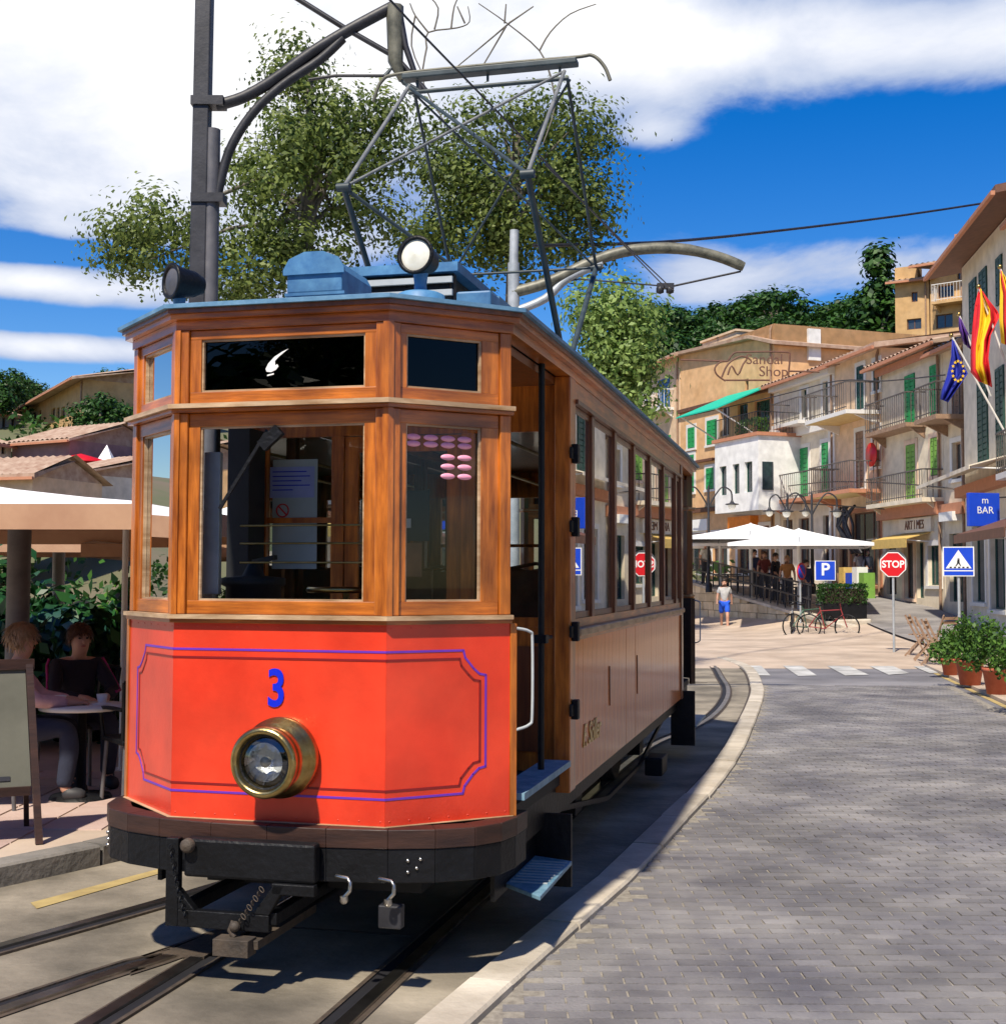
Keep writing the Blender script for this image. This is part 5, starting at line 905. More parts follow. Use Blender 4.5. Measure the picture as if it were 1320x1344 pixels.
# --- orange-pink house
zo = zt_at(1098, 479, 48.8)
h = House('peach_house', 'narrow peach house with a yellow-soffited balcony and a dark cafe arch', 'house', (1098.5, 48.8), (1159, 45), zo, 10, M['peach_plaster'], .8, 'mono', 1.6)
for q in ((1125, 480, 1134, 537), (1147, 474, 1154, 512)): h.shut(h.rect(*q), 'gdark', 'trim')
h.balcony(h.sz(1099, 550)[0], h.sz(1156, 550)[0], h.sz(1128, 546)[1], 1.3, 1.0, 'trim', 'railgrey', 'ceil')
for q in ((1124, 566, 1134, 640), (1146, 562, 1154, 612)): h.shut(h.rect(*q), 'greywood' , 'trim')
h.balcony(h.sz(1101, 650)[0], h.sz(1157, 650)[0], h.sz(1128, 646)[1], 1.2, 1.0, 'pinktrim', 'railgrey', 'ceil'); h.win(h.rect(1118, 672, 1155, 768), 'brownw', 'pinktrim', 2); h.win(h.rect(1101, 676, 1112, 745))
MB().lathe((h.sz(1155, 597)[0], -.3, h.sz(1155, 597)[1]), (0, -1, 0), [(0, .0), (.02, .42), (.06, .42), (.08, 0)], 20).build('round_sign', M['signred'], h.t)
for k in range(5): MB().box(h.sz(1126, 700)[0] + k * .55, h.sz(1126, 700)[0] + k * .55 + .4, -1.0, -.6, 1.0, 1.9 + .2 * (k % 2)).build('display_stand', M[('greywood', 'awny', 'signblue', 'white', 'yg')[k]], h.t)
ir = MB(); 
for k in range(9): a = random.uniform(0, 6); ir.tube(smooth_path([(h.sz(1120, 700)[0] + random.uniform(0, 1.7), -.5, 4.3), (h.sz(1120, 700)[0] + random.uniform(0, 1.7), -.7, 3.6), (h.sz(1135, 700)[0] + random.uniform(-.4, .9), -.4, 2.6)], 3), .05, 5)
ir.build('ironwork', M['pole'], h.t); h.done()
# --- beige house P
zp = zt_at(1159, 483, 45)
h = House('beige_house', 'beige house with long green shutters and terracotta band above the shops', 'house', (1159.5, 45), (1240, 40.2), zp, 9, M['beige_plaster'], .3, 'mono', 1.6, .5)
for q in ((1188, 491, 1201, 556), (1221, 478, 1232, 552)): h.shut(h.rect(*q), 'gsh')
for q in ((1190, 583, 1202, 657), (1222, 574, 1232, 624)): h.shut(h.rect(*q), 'yg', 'pinkish_plaster')
h.balcony(h.sz(1160, 565)[0], h.sz(1216, 565)[0], h.sz(1188, 562)[1], .7, 1.0, 'greywood', 'railgrey'); h.ledge(h.sz(1200, 671)[1], .4, .25, 0, None, 'pinktrim'); MB().box(0, h.L, -.25, -.2, h.ztop - .35, h.ztop - .1).build('eave_board', M['pinktrim'], h.t)
h.balcony(h.sz(1162, 660)[0], h.sz(1238, 660)[0], h.sz(1200, 658)[1], .7, .9, 'beige_plaster', 'railgrey')
h.win(h.rect(1187, 712, 1199, 785), 'brownw', 'pinkish_plaster', 0); h.win(h.rect(1203, 712, 1212, 785), 'gdark', None, 0); h.win(h.rect(1218, 716, 1234, 768), 'gdark', 'trim', 2); h.win(h.rect(1163, 716, 1176, 780), 'shopd', None, 0)
r = h.rect(1184, 680, 1226, 699); o = panel(h, r, 'cream_plaster', 'shop_fascia', -.12); m_ = Matrix(((1, 0, 0, (r[0] + r[1]) / 2), (0, 0, -1, -.13), (0, 1, 0, (r[2] + r[3]) / 2), (0, 0, 0, 1))); text('lettering', 'ART I MES', .42, M['brownw'], h.t, m_, .01, sx=.8)
h.awning(h.sz(1174, 700)[0], h.sz(1221, 700)[0], h.sz(1198, 700)[1], .8, .2, 'awny', .3); h.done()
# --- beige house Q
h = House('narrow_house', 'narrow beige house with a plain balcony between the flags and the green shutters', 'house', (1240.5, 40.2), (1272, 38.4), zp - .3, 9, M['beige_plaster'], .3, 'mono', 1.6)
r = h.rect(1240, 548, 1272, 552); h.balcony(r[0] + .05, r[1] - .05, h.sz(1256, 548)[1], 1.0, 1.0, 'greywood'); h.shut(h.rect(1250, 500, 1260, 546), 'greywood'); h.win(h.rect(1250, 580, 1262, 628), 'greywood', 'trim'); h.win(h.rect(1246, 700, 1268, 790), 'gdark', None, 1); h.ledge(h.sz(1255, 668)[1], .35, .2, 0, None, 'pinktrim'); panel(h, h.rect(1244, 672, 1262, 684), 'white', 'shop_fascia', -.3); h.done()
# --- big pale corner house R, continuing along the street towards the viewer
zr = zt_at(1268, 352, 37.5); A_ = at(1268, 760, 37.5); dR = Vector((-.145, -1, 0)).normalized(); pR = lambda s: A_ + dR * s
def row_house(s0, s1, ztop, m, lab, name='street_house', roof='mono', over=.8):
    a, b = pR(s0), pR(s1); return House(name, lab, 'house', (a.x, a.y, 0), (b.x, b.y, 0), ztop, 10, m, 0., roof, 2.0, over)
h = row_house(0, 7.2, zr, M['cream_plaster'], 'big pale house with overhanging brown eaves at the right edge of the street', over=.85)
for q, m in (((1273, 366, 1282, 436), 'gdark'), ((1286, 352, 1296, 425), 'gdark'), ((1308, 335, 1316, 400), 'gdark'), ((1284, 497, 1297, 612), 'gdark'), ((1308, 480, 1319, 612), 'gdark')): h.shut(h.rect(*q), m)
h.awning(-.3, 7, h.sz(1290, 612)[1], 1.3, .35, 'cream_plaster', .1); h.win(h.rect(1277, 690, 1293, 790), 'gdark', 'trim', 1); h.win(h.rect(1300, 690, 1320, 800), 'gdark', 'trim', 1); h.ledge(h.sz(1290, 640)[1], .3, .3, 0, None, 'pinktrim'); h.done()
h.r.data.materials.clear(); h.r.data.materials.append(M['brownw'])
spec = [(7.25, 13, 10.2, 'pinkish_plaster', 'gsh'), (13.05, 19, 9.0, 'white_plaster', 'gsh'), (19.05, 25, 10.5, 'peach_plaster', 'brownw'), (25.05, 31, 9.2, 'cream_plaster', 'gsh'), (31.05, 38, 10, 'beige_plaster', 'bsh')]
for i, (a, b, zt2, m, sh) in enumerate(spec):
    h = row_house(a, b, zt2, M[m], ['pinkish', 'white', 'peach', 'cream', 'beige'][i] + ' street house with ' + {'gsh': 'green', 'brownw': 'brown', 'bsh': 'blue'}[sh] + ' shutters, beside the road and mirrored in the tram windows', over=.4); n = 3; w_ = (b - a) / n
    for k in range(n):
        x = w_ * (k + .5)
        for z in (4.2, 7.2 if zt2 < 9.9 else 7.4): h.shut((x - .5, x + .5, z, z + 1.9), sh, 'trim')
        h.win((x - .7, x + .7, .3, 2.7), 'gdark', 'trim')
    h.ledge(3.5, .3, .3, 0, None, 'pinktrim' if i % 2 else 'trim'); h.balcony(.6, b - a - .6, 4.1, .9, .95); h.awning(.4, b - a - .4, 3.3, 1.8, .6, ('brownw', 'awny', 'canvas', 'teal', 'canvas')[i]); h.done()
# --- house on the hillside
z0h = 8
h = House('hillside_house', 'terraced ochre hillside house with tall chimneys above the street roofs', 'house', (1179, 75), (1224, 74), zt_at(1200, 366, 74), 9, M['ochre_plaster'], z0h, 'gable', 1.0)
for q in ((1196, 383, 1204, 396), (1190, 418, 1209, 432)): h.win(h.rect(*q), 'brownw', None, 1)
r = h.sz(1184, 380); MB().box(r[0] - .5, r[0] + .8, .3, 1.4, r[1], zt_at(1184, 350, 75)).build('chimney', M['ochre_plaster'], h.t); h.done()
h2 = House('hillside_house', 'upper ochre block with tall thin chimney and open balconies behind the flags', 'house', (1225.5, 73.8), (1272, 72.5), zt_at(1250, 345, 73), 9, M['ochre_plaster'], z0h, 'mono', 1.6, .9)
for q in ((1231, 374, 1252, 390), (1228, 412, 1250, 430), (1256, 352, 1264, 366)): h2.win(h2.rect(*q), 'brownw', None, 1)
h2.balcony(h2.sz(1230, 396)[0], h2.sz(1272, 396)[0], h2.sz(1250, 397)[1], .9, 1.0, 'ochre_plaster', 'trim'); r = h2.sz(1252, 330); MB().box(r[0] - .35, r[0] + .35, 1.0, 1.7, r[1] - 2, zt_at(1252, 302, 73)).build('chimney', M['pinktrim'], h2.t); h2.done()
for q in ([(893, 548), (1018, 520), (1098, 500), (1160, 500), (1240, 492)], [(1018, 640), (1100, 632), (1240, 640), (1300, 660)], [(905, 668), (1018, 660), (1160, 668)]):
    pts = [at(u, v, Y) for (u, v), Y in zip(q, (59, 52, 47, 43.5, 38.5) if q[0][0] == 893 else (52.5, 47.5, 38.8, 33) if len(q) == 4 else (60, 52.5, 43.5))]
    tag(MB().tube(smooth_path(pts, 4), .022, 5).build('street_cable', M['pole']), {893: 'thin dark cable strung along the upper storeys of the street row', 1018: 'thin dark cable strung below the green shuttered doors', 905: 'thin dark cable running above the white cafe parasols'}[q[0][0]], 'cable')
# --- left hillside houses
def simple(u0, Y0, u1, Y1, vtop, vbot, m, lab, wins=(), depth=7, roof='gable', rise=1.0, sh=None, cat='house', nm='hill_house', over=.3):
    h = House(nm, lab, cat, (u0, Y0), (u1, Y1), zt_at((u0 + u1) / 2, vtop, (Y0 + Y1) / 2), depth, M[m], zt_at((u0 + u1) / 2, vbot, (Y0 + Y1) / 2) - 1.5, roof, rise, over)
    for q in wins:
        r = h.rect(*q)
        if sh: h.shut(r, sh)
        else: h.win(r, 'brownw', None, 0)
    h.done(); return h
simple(20, 90, 104, 74, 523, 592, 'ochre_plaster', 'long ochre villa with tall slit windows below the pines on the left', [(36, 543, 41, 560), (43, 541, 47, 559), (50, 539, 54, 557), (67, 536, 72, 552), (74, 535, 78, 551), (80, 534, 85, 550), (67, 562, 70, 572), (73, 561, 77, 570), (79, 561, 82, 569)], over=.8, rise=.8)
simple(-14, 80, 20, 82, 545, 590, 'grey_plaster', 'small grey house at the far left edge of the hillside', [(3, 548, 8, 563), (15, 548, 20, 563)])
simple(12, 60, 88, 58, 580, 622, 'mauve_plaster', 'windowless mauve house in front of the ochre villa', [], rise=1.0, depth=6)
simple(-30, 58, 11, 60, 583, 612, 'cream_plaster', 'cream cottage beside the mauve house', [(2, 585, 8, 596)])
simple(-60, 46, 40, 45, 626, 650, 'peach_plaster', 'peach house with tiled roof just above the left parasol', [], roof='gable', rise=.8, depth=4)
for q in ((92, 62, 118, 61, 606, 622, 'peach_plaster', 'small peach hillside house beside the red patch'), (112, 56, 146, 55, 616, 635, 'pinkish_plaster', 'small pink hillside house below the white chapel-like tower'), (150, 66, 176, 64, 592, 612, 'cream_plaster', 'cream hillside house near the tram corner'), (150, 54, 180, 52, 612, 640, 'orange_plaster', 'orange hillside house half hidden by the tram corner'), (60, 50, 98, 49, 623, 645, 'cream_plaster', 'low cream hillside house right of the mauve one'), (186, 60, 222, 58, 600, 640, 'pinkish_plaster', 'pink house seen through the left tram window'), (110, 78, 150, 76, 560, 580, 'grey_plaster', 'grey stone house under the dark pines')):
    um = (q[0] + q[2]) / 2; wd_ = (q[2] - q[0]) / 8; simple(*q[:6], q[6], q[7], [(um - wd_ * 2, q[4] + 3, um - wd_, q[4] + 8), (um + wd_, q[4] + 3, um + wd_ * 2, q[4] + 8)], rise=.9)
p = at(140, 604, 58); t = thing('white_tower', 'slim white tower among the hillside houses on the left', 'tower', (p.x, p.y, p.z - 3)); MB().box(-.35, .35, -.35, .35, 0, 3.0).build('tower_body', M['white'], t); MB().lathe((0, 0, 3), (0, 0, 1), [(0, .45), (.7, .0)], 4, False).build('tower_cap', M['white'], t)
p = at(106, 610, 57); t = thing('red_parasol', 'bright red sunshade on the left hillside', 'parasol', (p.x, p.y, p.z - 1.6)); MB().tube([(0, 0, 0), (0, 0, 2)], .05, 6).build('mast', M['white'], t); MB().lathe((0, 0, 2.1), (0, 0, -1), [(0, 0), (.35, 1.3), (.42, 1.3)], 12).build('canopy', M['signred'], t)
# --- blue hanging sign and flags on the right
p = at(1290, 669, 31); t = thing('hanging_sign', 'blue boxed projecting sign with small white lettering at the right edge', 'sign', p, R(10)); MB().box(-.40, .40, -.06, .06, -.40, .40).build('sign_box', M['signblue'], t, bevel=.01); text('lettering', 'm\nBAR', .24, M['white'], t, T0(.02, -.063, .1)); MB().tube([(.4, 0, .3), (1.3, 0, .35)], .02, 6).build('bracket', M['pole'], t)
M['fy'] = mat('flag_yellow', (.80, .50, .01), .7, var=.08); M['fr'] = mat('flag_red', (.62, .012, .02), .7, var=.08); M['fb'] = mat('flag_blue', (.008, .018, .30), .7, var=.1); M['fp'] = mat('flag_purple', (.07, .015, .20), .7, var=.1)
def flag(Y, staff, poly_rows, stripes, lab, stars=None):
    """cloth hanging from a slanted staff; poly_rows: pairs of pixel points (hoist edge, fly edge) from top to bottom"""
    p0 = at(*staff[0], Y); t = thing('flag', lab, 'flag', p0); w = lambda u, v, d=0: at(u, v, Y + d) - p0
    MB().tube([w(*staff[0]), w(*staff[1])], .028, 8).build('staff', M['trim'], t); MB().ball(w(*staff[1]), .06, 8).build('finial', M['brass'], t)
    n = len(poly_rows); K = 12
    g = [[w(a[0] + (b[0] - a[0]) * k / K, a[1] + (b[1] - a[1]) * k / K, .14 * sin(k * 1.25 + i * .5)) for k in range(K + 1)] for i, (a, b) in enumerate(poly_rows)]
    acc = 0
    for col, k0, k1 in stripes:
        mb = MB(); vs = [g[i][k] for i in range(n) for k in range(k0, k1 + 1)]; m = k1 - k0 + 1; mb.add(vs, [(i * m + k, i * m + k + 1, (i + 1) * m + k + 1, (i + 1) * m + k) for i in range(n - 1) for k in range(m - 1)], True); o = mb.build('cloth_stripe', M[col], t); sd = o.modifiers.new('thickness', 'SOLIDIFY'); sd.thickness = .012
    if stars:
        st = M.setdefault('_star', MB().slab([(.045 * (1 if k % 2 == 0 else .42) * sin(k * pi / 5), 0, .045 * (1 if k % 2 == 0 else .42) * cos(k * pi / 5)) for k in range(10)], (0, -.01, 0)).mesh('star', M['fy']))
        for u, v in stars: inst(st, 'star', t, w(u, v, -.26))
flag(30, ((1322, 560), (1283, 378)) if 0 else ((1335, 520), (1284, 376)), [((1285, 376), (1290, 384)), ((1279, 400), (1309, 408)), ((1276, 430), (1312, 415)), ((1274, 460), (1300, 440)), ((1274, 488), (1297, 470)), ((1284, 500), (1302, 508))], [('fr', 0, 3), ('fy', 3, 8), ('fr', 8, 12)], 'red and yellow striped national flag hanging from a slanted staff')
flag(29.4, ((1345, 470), (1312, 350)), [((1312, 352), (1318, 362)), ((1312, 385), (1340, 395)), ((1311, 420), (1345, 430)), ((1314, 450), (1345, 462))], [('fy', 0, 2), ('fr', 2, 4), ('fy', 4, 6), ('fr', 6, 8), ('fy', 8, 10), ('fr', 10, 12)], 'narrow striped yellow and red flag cut by the right picture edge')
flag(32, ((1320, 570), (1248, 440)), [((1249, 446), (1252, 448)), ((1248, 468), (1262, 473)), ((1242, 495), (1270, 490)), ((1236, 512), (1262, 502)), ((1234, 524), (1244, 528))], [('fb', 0, 12)], 'dark blue flag with a ring of yellow stars', [(1257 + 7.5 * cos(k * pi / 6), 487 + 13 * sin(k * pi / 6)) for k in range(12)])
flag(33, ((1300, 520), (1258, 412)), [((1258, 415), (1262, 420)), ((1258, 432), (1272, 440)), ((1264, 450), (1275, 460))], [('fp', 0, 12)], 'small purple flag behind the striped one')
# ================================================================ cafe on the left
PZ = .112
p = at(62, 712, 9.6); parasol((-4.55, 9.7), PZ, 2.10, 2.46, 2.6, 1.75, 'huge white square parasol with underside coloured tan for shade left of the tram', R(-3), .16, .085, .95, M['underside_shade'], 'large cafe parasols left of the tram', 'pole2')
parasol((-5.0, 14.6), PZ, 2.02, 2.45, 2.6, 1.7, 'second large white parasol standing behind the first, over the shrubs', R(3), .12, .07, 0, M['underside_shade'], 'large cafe parasols left of the tram', 'galv')
parasol((-2.4, 13.0), PZ, 1.95, 2.5, 1.5, 1.5, 'white parasol seen through the tram windows behind the driver platform', R(8), .12, .05, 0, M['underside_shade'], 'large cafe parasols left of the tram', 'galv')
b = pole_at(164, 10.4); b.z = PZ; t = thing('awning_post', 'slim white post between the seated man and the tram front', 'post', b); MB().tube([(0, 0, 0), (0, 0, 2.0)], .024, 10).build('post', M['white'], t); MB().box(-.08, .08, -.08, .08, 0, .02).build('foot_plate', M['white'], t)
# chalkboard (A-frame)
M['board'] = mat('grey_green_chalkboard', (.085, .085, .065), .8, col2=(.14, .14, .11), scale=2, bump=.05)
b = at(62, 1108, 7.35); t = thing('menu_board', 'wooden A-frame menu board with blank grey panel at the left picture edge', 'sign', (b.x - .51, 7.55, PZ), R(24))
for s_ in (-1, 1):
    MB().beam((s_ * .36, -.16, 0), (s_ * .30, .10, 1.04), .05, .04).build('leg', M['brownbeam'], t); MB().beam((s_ * .33, .42, 0), (s_ * .28, .13, 1.0), .04, .03).build('leg', M['brownbeam'], t)
e = lambda x, z, d=0: (x, -.16 + .25 * z - d * 1, z)
MB().beam(e(-.31, .30), e(.31, .30), .04, .05).build('lower_rail', M['brownbeam'], t); MB().beam(e(-.33, 1.02), e(.33, 1.02), .05, .06).build('top_rail', M['brownbeam'], t)
MB().slab([e(-.315, .325), e(.315, .325), e(.28, .99), e(-.28, .99)], (0, .012, 0)).build('panel', M['board'], t); MB().slab([e(.05, .36, .006), e(.2, .36, .006), e(.2, .385, .006), e(.05, .385, .006)], (0, .003, 0)).build('panel_print', M['pole'], t)
# table and chairs
def cafetable(x, y, r, lab, full=True):
    t = thing('cafe_table', lab, 'table', (x, y, PZ)); MB().lathe((0, 0, .64), (0, 0, 1), [(-.02, 0), (-.02, r), (.0, r + .005), (.012, r), (.012, 0)], 40).build('tabletop', M['trim'], t); MB().lathe((0, 0, 0), (0, 0, 1), [(0, .22), (.03, .20), (.05, .035), (.62, .03), (.62, 0)], 20).build('pedestal', M['black'], t); return t
cafetable(-2.93, 9.1, .29, 'round pale-topped cafe table in front of the seated man'); cafetable(-5.2, 11.0, .32, 'round pale cafe table near the left shrubs')
M['crock'] = mat('white_crockery', (.75, .74, .70), .3)
for x, y, lab in ((-3.05, 9.0, 'white cup nearest the picture edge on the cafe table'), (-2.80, 9.12, 'white cup by the man\'s right hand on the cafe table')):
    o = tag(MB().lathe((x, y, PZ + .653), (0, 0, 1), [(0, 0), (.0, .07), (.008, .07), (.01, .03), (.02, .03), (.07, .04), (.07, .035), (.03, .02), (.02, 0)], 20).build('cup', M['crock']), lab, 'cup')
def cchair(x, y, rz, lab):
    t = thing('cafe_chair', lab, 'chair', (x, y, PZ), rz, 'black wicker chairs round the cafe tables'); MB().box(-.22, .22, -.22, .22, .42, .455).build('seat', M['black'], t, bevel=.01)
    for sx_ in (-1, 1):
        for sy in (-1, 1): MB().tube([(sx_ * .21, sy * .22, 0), (sx_ * .19, sy * .19, .42)], .014, 6).build('leg', M['pole2'], t)
        MB().tube([(sx_ * .21, .2, .45), (sx_ * .23, .27, .84)], .014, 6).build('back_post', M['black'], t); MB().tube(smooth_path([(sx_ * .23, .24, .66), (sx_ * .25, 0, .66), (sx_ * .23, -.2, .62), (sx_ * .21, -.2, .45)], 3), .014, 6).build('armrest', M['black'], t)
    for k in range(7): MB().beam((-.20 + k * .065, .22, .46), (-.21 + k * .07, .275, .84), .035, .012).build('back_slat', M['black'], t)
    MB().tube([(-.23, .27, .84), (0, .29, .87), (.23, .27, .84)], .016, 6).build('top_rail', M['black'], t)
cchair(-2.46, 8.95, R(215), 'black wicker chair with its back to the tram front'); cchair(-3.22, 9.85, R(-5), 'black wicker chair under the man in the dark jacket'); cchair(-3.45, 8.75, R(100), 'black wicker chair behind the menu board'); cchair(-4.9, 10.5, R(200), 'empty black wicker chair beside the left shrubs'); cchair(-2.45, 10.3, R(20), 'empty black wicker chair beside the slim white post')
# ================================================================ people
M['skin'] = mat('skin', (.50, .26, .17), .55, col2=(.58, .32, .22), scale=12)
def cloth(nm, c): M[nm] = mat(nm, c, .85, var=.15, scale=14, bump=.2, bscale=40); return nm
for nm, c in (('jacket_black', (.012, .010, .018)), ('jacket_stripe', (.35, .02, .14)), ('shirt_grey', (.42, .42, .42)), ('shorts_blue', (.01, .09, .62)), ('trousers_dark', (.02, .025, .05)), ('shirt_pink', (.60, .38, .40)), ('shirt_orange', (.38, .16, .05)), ('shirt_white', (.65, .65, .62)), ('shirt_navy', (.02, .03, .09)), ('shirt_red', (.16, .03, .03))): cloth(nm, c)
M['hair_brown'] = mat('brown_hair', (.055, .022, .012), .6, col2=(.11, .045, .022), scale=30, bump=.4); M['hair_blond'] = mat('blond_hair', (.30, .17, .08), .6, col2=(.42, .27, .14), scale=30, bump=.4); M['hair_dark'] = mat('dark_hair', (.02, .013, .01), .6); M['eye'] = mat('eye_dark', (.02, .015, .012), .3); M['lip'] = mat('lips', (.40, .12, .10), .5); M['shoe'] = mat('dark_shoes', (.03, .03, .035), .6)
def skin(name, J, E, m, parent, root=0, sub=2, loc=None):
    ks = list(J); me = bpy.data.meshes.new(name); me.from_pydata([J[k][:3] for k in ks], [(ks.index(a), ks.index(b)) for a, b in E], []); me.materials.append(m)
    o = bpy.data.objects.new(name, me); COL.objects.link(o); o.parent = parent; md = o.modifiers.new('skin', 'SKIN'); md.use_smooth_shade = True
    if not me.skin_vertices: me.attributes.new if 0 else None
    for i, k in enumerate(ks):
        r = J[k][3]; r = r if isinstance(r, tuple) else (r, r); me.skin_vertices[0].data[i].radius = r; me.skin_vertices[0].data[i].use_root = (i == root)
    s_ = o.modifiers.new('sub', 'SUBSURF'); s_.levels = sub; s_.render_levels = sub; return o
def person(lab, loc, rz, top, bottom, hair, pose='stand', sc=1., short=False, fingers=False, longhair=False, sleeve='long', stripe=None, grp=None):
    t = thing('person', lab, 'person', loc, rz, grp); t.scale = (sc,) * 3; v = lambda *a: a
    if pose in ('stand', 'walk'):
        w = .20 if pose == 'walk' else .02
        J = dict(pel=v(0, 0, .95, .12), bel=v(0, 0, 1.10, .115), che=v(0, 0, 1.30, .14), nek=v(0, 0, 1.46, .055), jaw=v(0, -.02, 1.55, .068), hed=v(0, .0, 1.62, .088), top=v(0, .005, 1.68, .07))
        for s_, n in ((-1, 'l'), (1, 'r')):
            f = -w * s_; J.update({n + 'h': v(s_ * .09, 0, .90, .095), n + 'k': v(s_ * .095, f * .75 - .02, .50, .06), n + 'c': v(s_ * .095, f * .95 + .03, .34, .055), n + 'a': v(s_ * .095, f * 1.25 + .03, .09, .04), n + 't': v(s_ * .10, f * 1.25 - .12, .035, .035),
                      n + 's': v(s_ * .165, 0, 1.40, .058), n + 'e': v(s_ * .235, .02 - f * .3, 1.14, .042), n + 'w': v(s_ * .25, -.03 - f * .8, .92, .028), n + 'm': v(s_ * .25, -.045 - f * .9, .86, .03)})
    else:
        J = dict(pel=v(0, .04, .55, .13), bel=v(0, .02, .68, .125), che=v(0, -.04, .88, .145), nek=v(0, -.07, 1.04, .055), jaw=v(0, -.12, 1.12, .068), hed=v(0, -.10, 1.20, .09), top=v(0, -.09, 1.26, .07))
        for s_, n in ((-1, 'l'), (1, 'r')):
            J.update({n + 'h': v(s_ * .09, 0, .53, .10), n + 'k': v(s_ * .13, -.44, .55, .066), n + 'c': v(s_ * .13, -.46, .38, .056), n + 'a': v(s_ * .13, -.42, .10, .04), n + 't': v(s_ * .14, -.56, .04, .036),
                      n + 's': v(s_ * .175, -.05, .98, .06), n + 'e': v(s_ * .25, -.22, .76, .044), n + 'w': v(s_ * .10, -.44, .74, .03), n + 'm': v(s_ * .07, -.50, .735, .032)})
    E = [('pel', 'bel'), ('bel', 'che'), ('che', 'nek'), ('nek', 'jaw'), ('jaw', 'hed'), ('hed', 'top')]
    for n in 'lr': E += [('pel', n + 'h'), (n + 'h', n + 'k'), (n + 'k', n + 'c'), (n + 'c', n + 'a'), (n + 'a', n + 't'), ('che', n + 's'), (n + 's', n + 'e'), (n + 'e', n + 'w'), (n + 'w', n + 'm')]
    B = dict(J)
    if fingers:
        EE = list(E)
        for n, s_ in (('l', -1), ('r', 1)):
            m_ = Vector(J[n + 'm'][:3]); d = (m_ - Vector(J[n + 'w'][:3])).normalized(); side = Vector((0, 0, 1)).cross(d).normalized() if abs(d.z) < .8 else Vector((0, 1, 0)); side = side * s_
            for k, (o_, l) in enumerate(((-.030, .062), (-.010, .074), (.010, .070), (.030, .056))):
                a = m_ + side * o_ + d * .025; b = a + d * l * .55 + Vector((0, 0, -.006)); c_ = b + d * l * .45 + Vector((0, 0, -.02)); B[f'{n}f{k}a'] = (*a, .0095); B[f'{n}f{k}b'] = (*b, .0085); B[f'{n}f{k}c'] = (*c_, .007); EE += [(n + 'm', f'{n}f{k}a'), (f'{n}f{k}a', f'{n}f{k}b'), (f'{n}f{k}b', f'{n}f{k}c')]
            a = m_ - side * .035 - d * .01; b = a - side * .018 + d * .035; B[n + 'ta'] = (*a, .011); B[n + 'tb'] = (*b, .008); EE += [(n + 'm', n + 'ta'), (n + 'ta', n + 'tb')]
        skin('body', B, EE, M['skin'], t)
    else: skin('body', B, E, M['skin'], t)
    g = .014; T = {k: (*J[k][:3], J[k][3] + g) for k in ('pel', 'bel', 'che', 'ls', 'rs', 'le', 're')}; T['nb'] = (*(Vector(J['che'][:3]).lerp(Vector(J['nek'][:3]), .84)), .07); T['pel'] = (*J['pel'][:2], J['pel'][2] - .02, J['pel'][3] + .02)
    TE = [('pel', 'bel'), ('bel', 'che'), ('che', 'nb'), ('che', 'ls'), ('che', 'rs')]
    if sleeve == 'long':
        for n in 'lr': T[n + 'w'] = (*J[n + 'w'][:3], .042); TE += [(n + 's', n + 'e'), (n + 'e', n + 'w')]
    else:
        for n in 'lr': a = Vector(J[n + 's'][:3]).lerp(Vector(J[n + 'e'][:3]), .7); T[n + 'e'] = (*a, .066); TE += [(n + 's', n + 'e')]
    skin('top_garment', T, TE, M[top], t)
    if stripe:
        for s_ in (-1, 1):
            a, b_, c_ = [Vector(J[('l' if s_ < 0 else 'r') + k][:3]) for k in 'sew']; MB().tube([a + Vector((s_ * .05, .03, .055)), a + Vector((s_ * .075, .01, 0)), a.lerp(b_, .5) + Vector((s_ * .062, 0, .01)), b_ + Vector((s_ * .055, 0, .01)), b_.lerp(c_, .5) + Vector((s_ * .04, -.02, .02))], .012, 6).build('sleeve_stripe', M[stripe], t)
    Q = {'pel': (*J['pel'][:3], J['pel'][3] + .016)}; QE = []
    for n in 'lr':
        Q[n + 'h'] = (*J[n + 'h'][:3], J[n + 'h'][3] + .016); QE += [('pel', n + 'h')]; kk = J[n + 'k']
        if short: Q[n + 'k'] = (*Vector(J[n + 'h'][:3]).lerp(Vector(kk[:3]), .85), .095); QE += [(n + 'h', n + 'k')]
        else: Q[n + 'k'] = (*kk[:3], kk[3] + .016); Q[n + 'c'] = (*J[n + 'c'][:3], J[n + 'c'][3] + .02); Q[n + 'a'] = (*J[n + 'a'][:3], .062); QE += [(n + 'h', n + 'k'), (n + 'k', n + 'c'), (n + 'c', n + 'a')]
    skin('trousers' if not short else 'shorts', Q, QE, M[bottom], t)
    for n in 'lr': skin('shoe', {'a': (J[n + 'a'][0], J[n + 'a'][1] + .02, J[n + 'a'][2] - .03, .062), 'b': (J[n + 't'][0], J[n + 't'][1] - .03, .045, .055)}, [('a', 'b')], M['shoe'], t, sub=1)
    hd = Vector(J['hed'][:3]); R0 = .10; hm = MB(); vs = []; n = 16; m_ = 9        # hair cap with a fringe line
    for i in range(m_ + 1):
        a = (pi * .66) * i / m_
        for k in range(n):
            ph = 2 * pi * k / n; front = max(0, -sin(ph)); aa = a * (1 - .42 * front) * (1.25 if longhair and front < .3 else 1); r = R0 * (1.04 + random.uniform(-.05, .07)); vs.append(hd + Vector((r * .92 * sin(aa) * cos(ph), .012 + r * 1.08 * sin(aa) * sin(ph), .022 + r * 1.05 * cos(aa))))
    hm.add(vs, [(i * n + k, (i + 1) * n + k, (i + 1) * n + (k + 1) % n, i * n + (k + 1) % n) for i in range(m_) for k in range(n)], True); o = hm.build('hair', M[hair], t); sd = o.modifiers.new('t', 'SOLIDIFY'); sd.thickness = .012
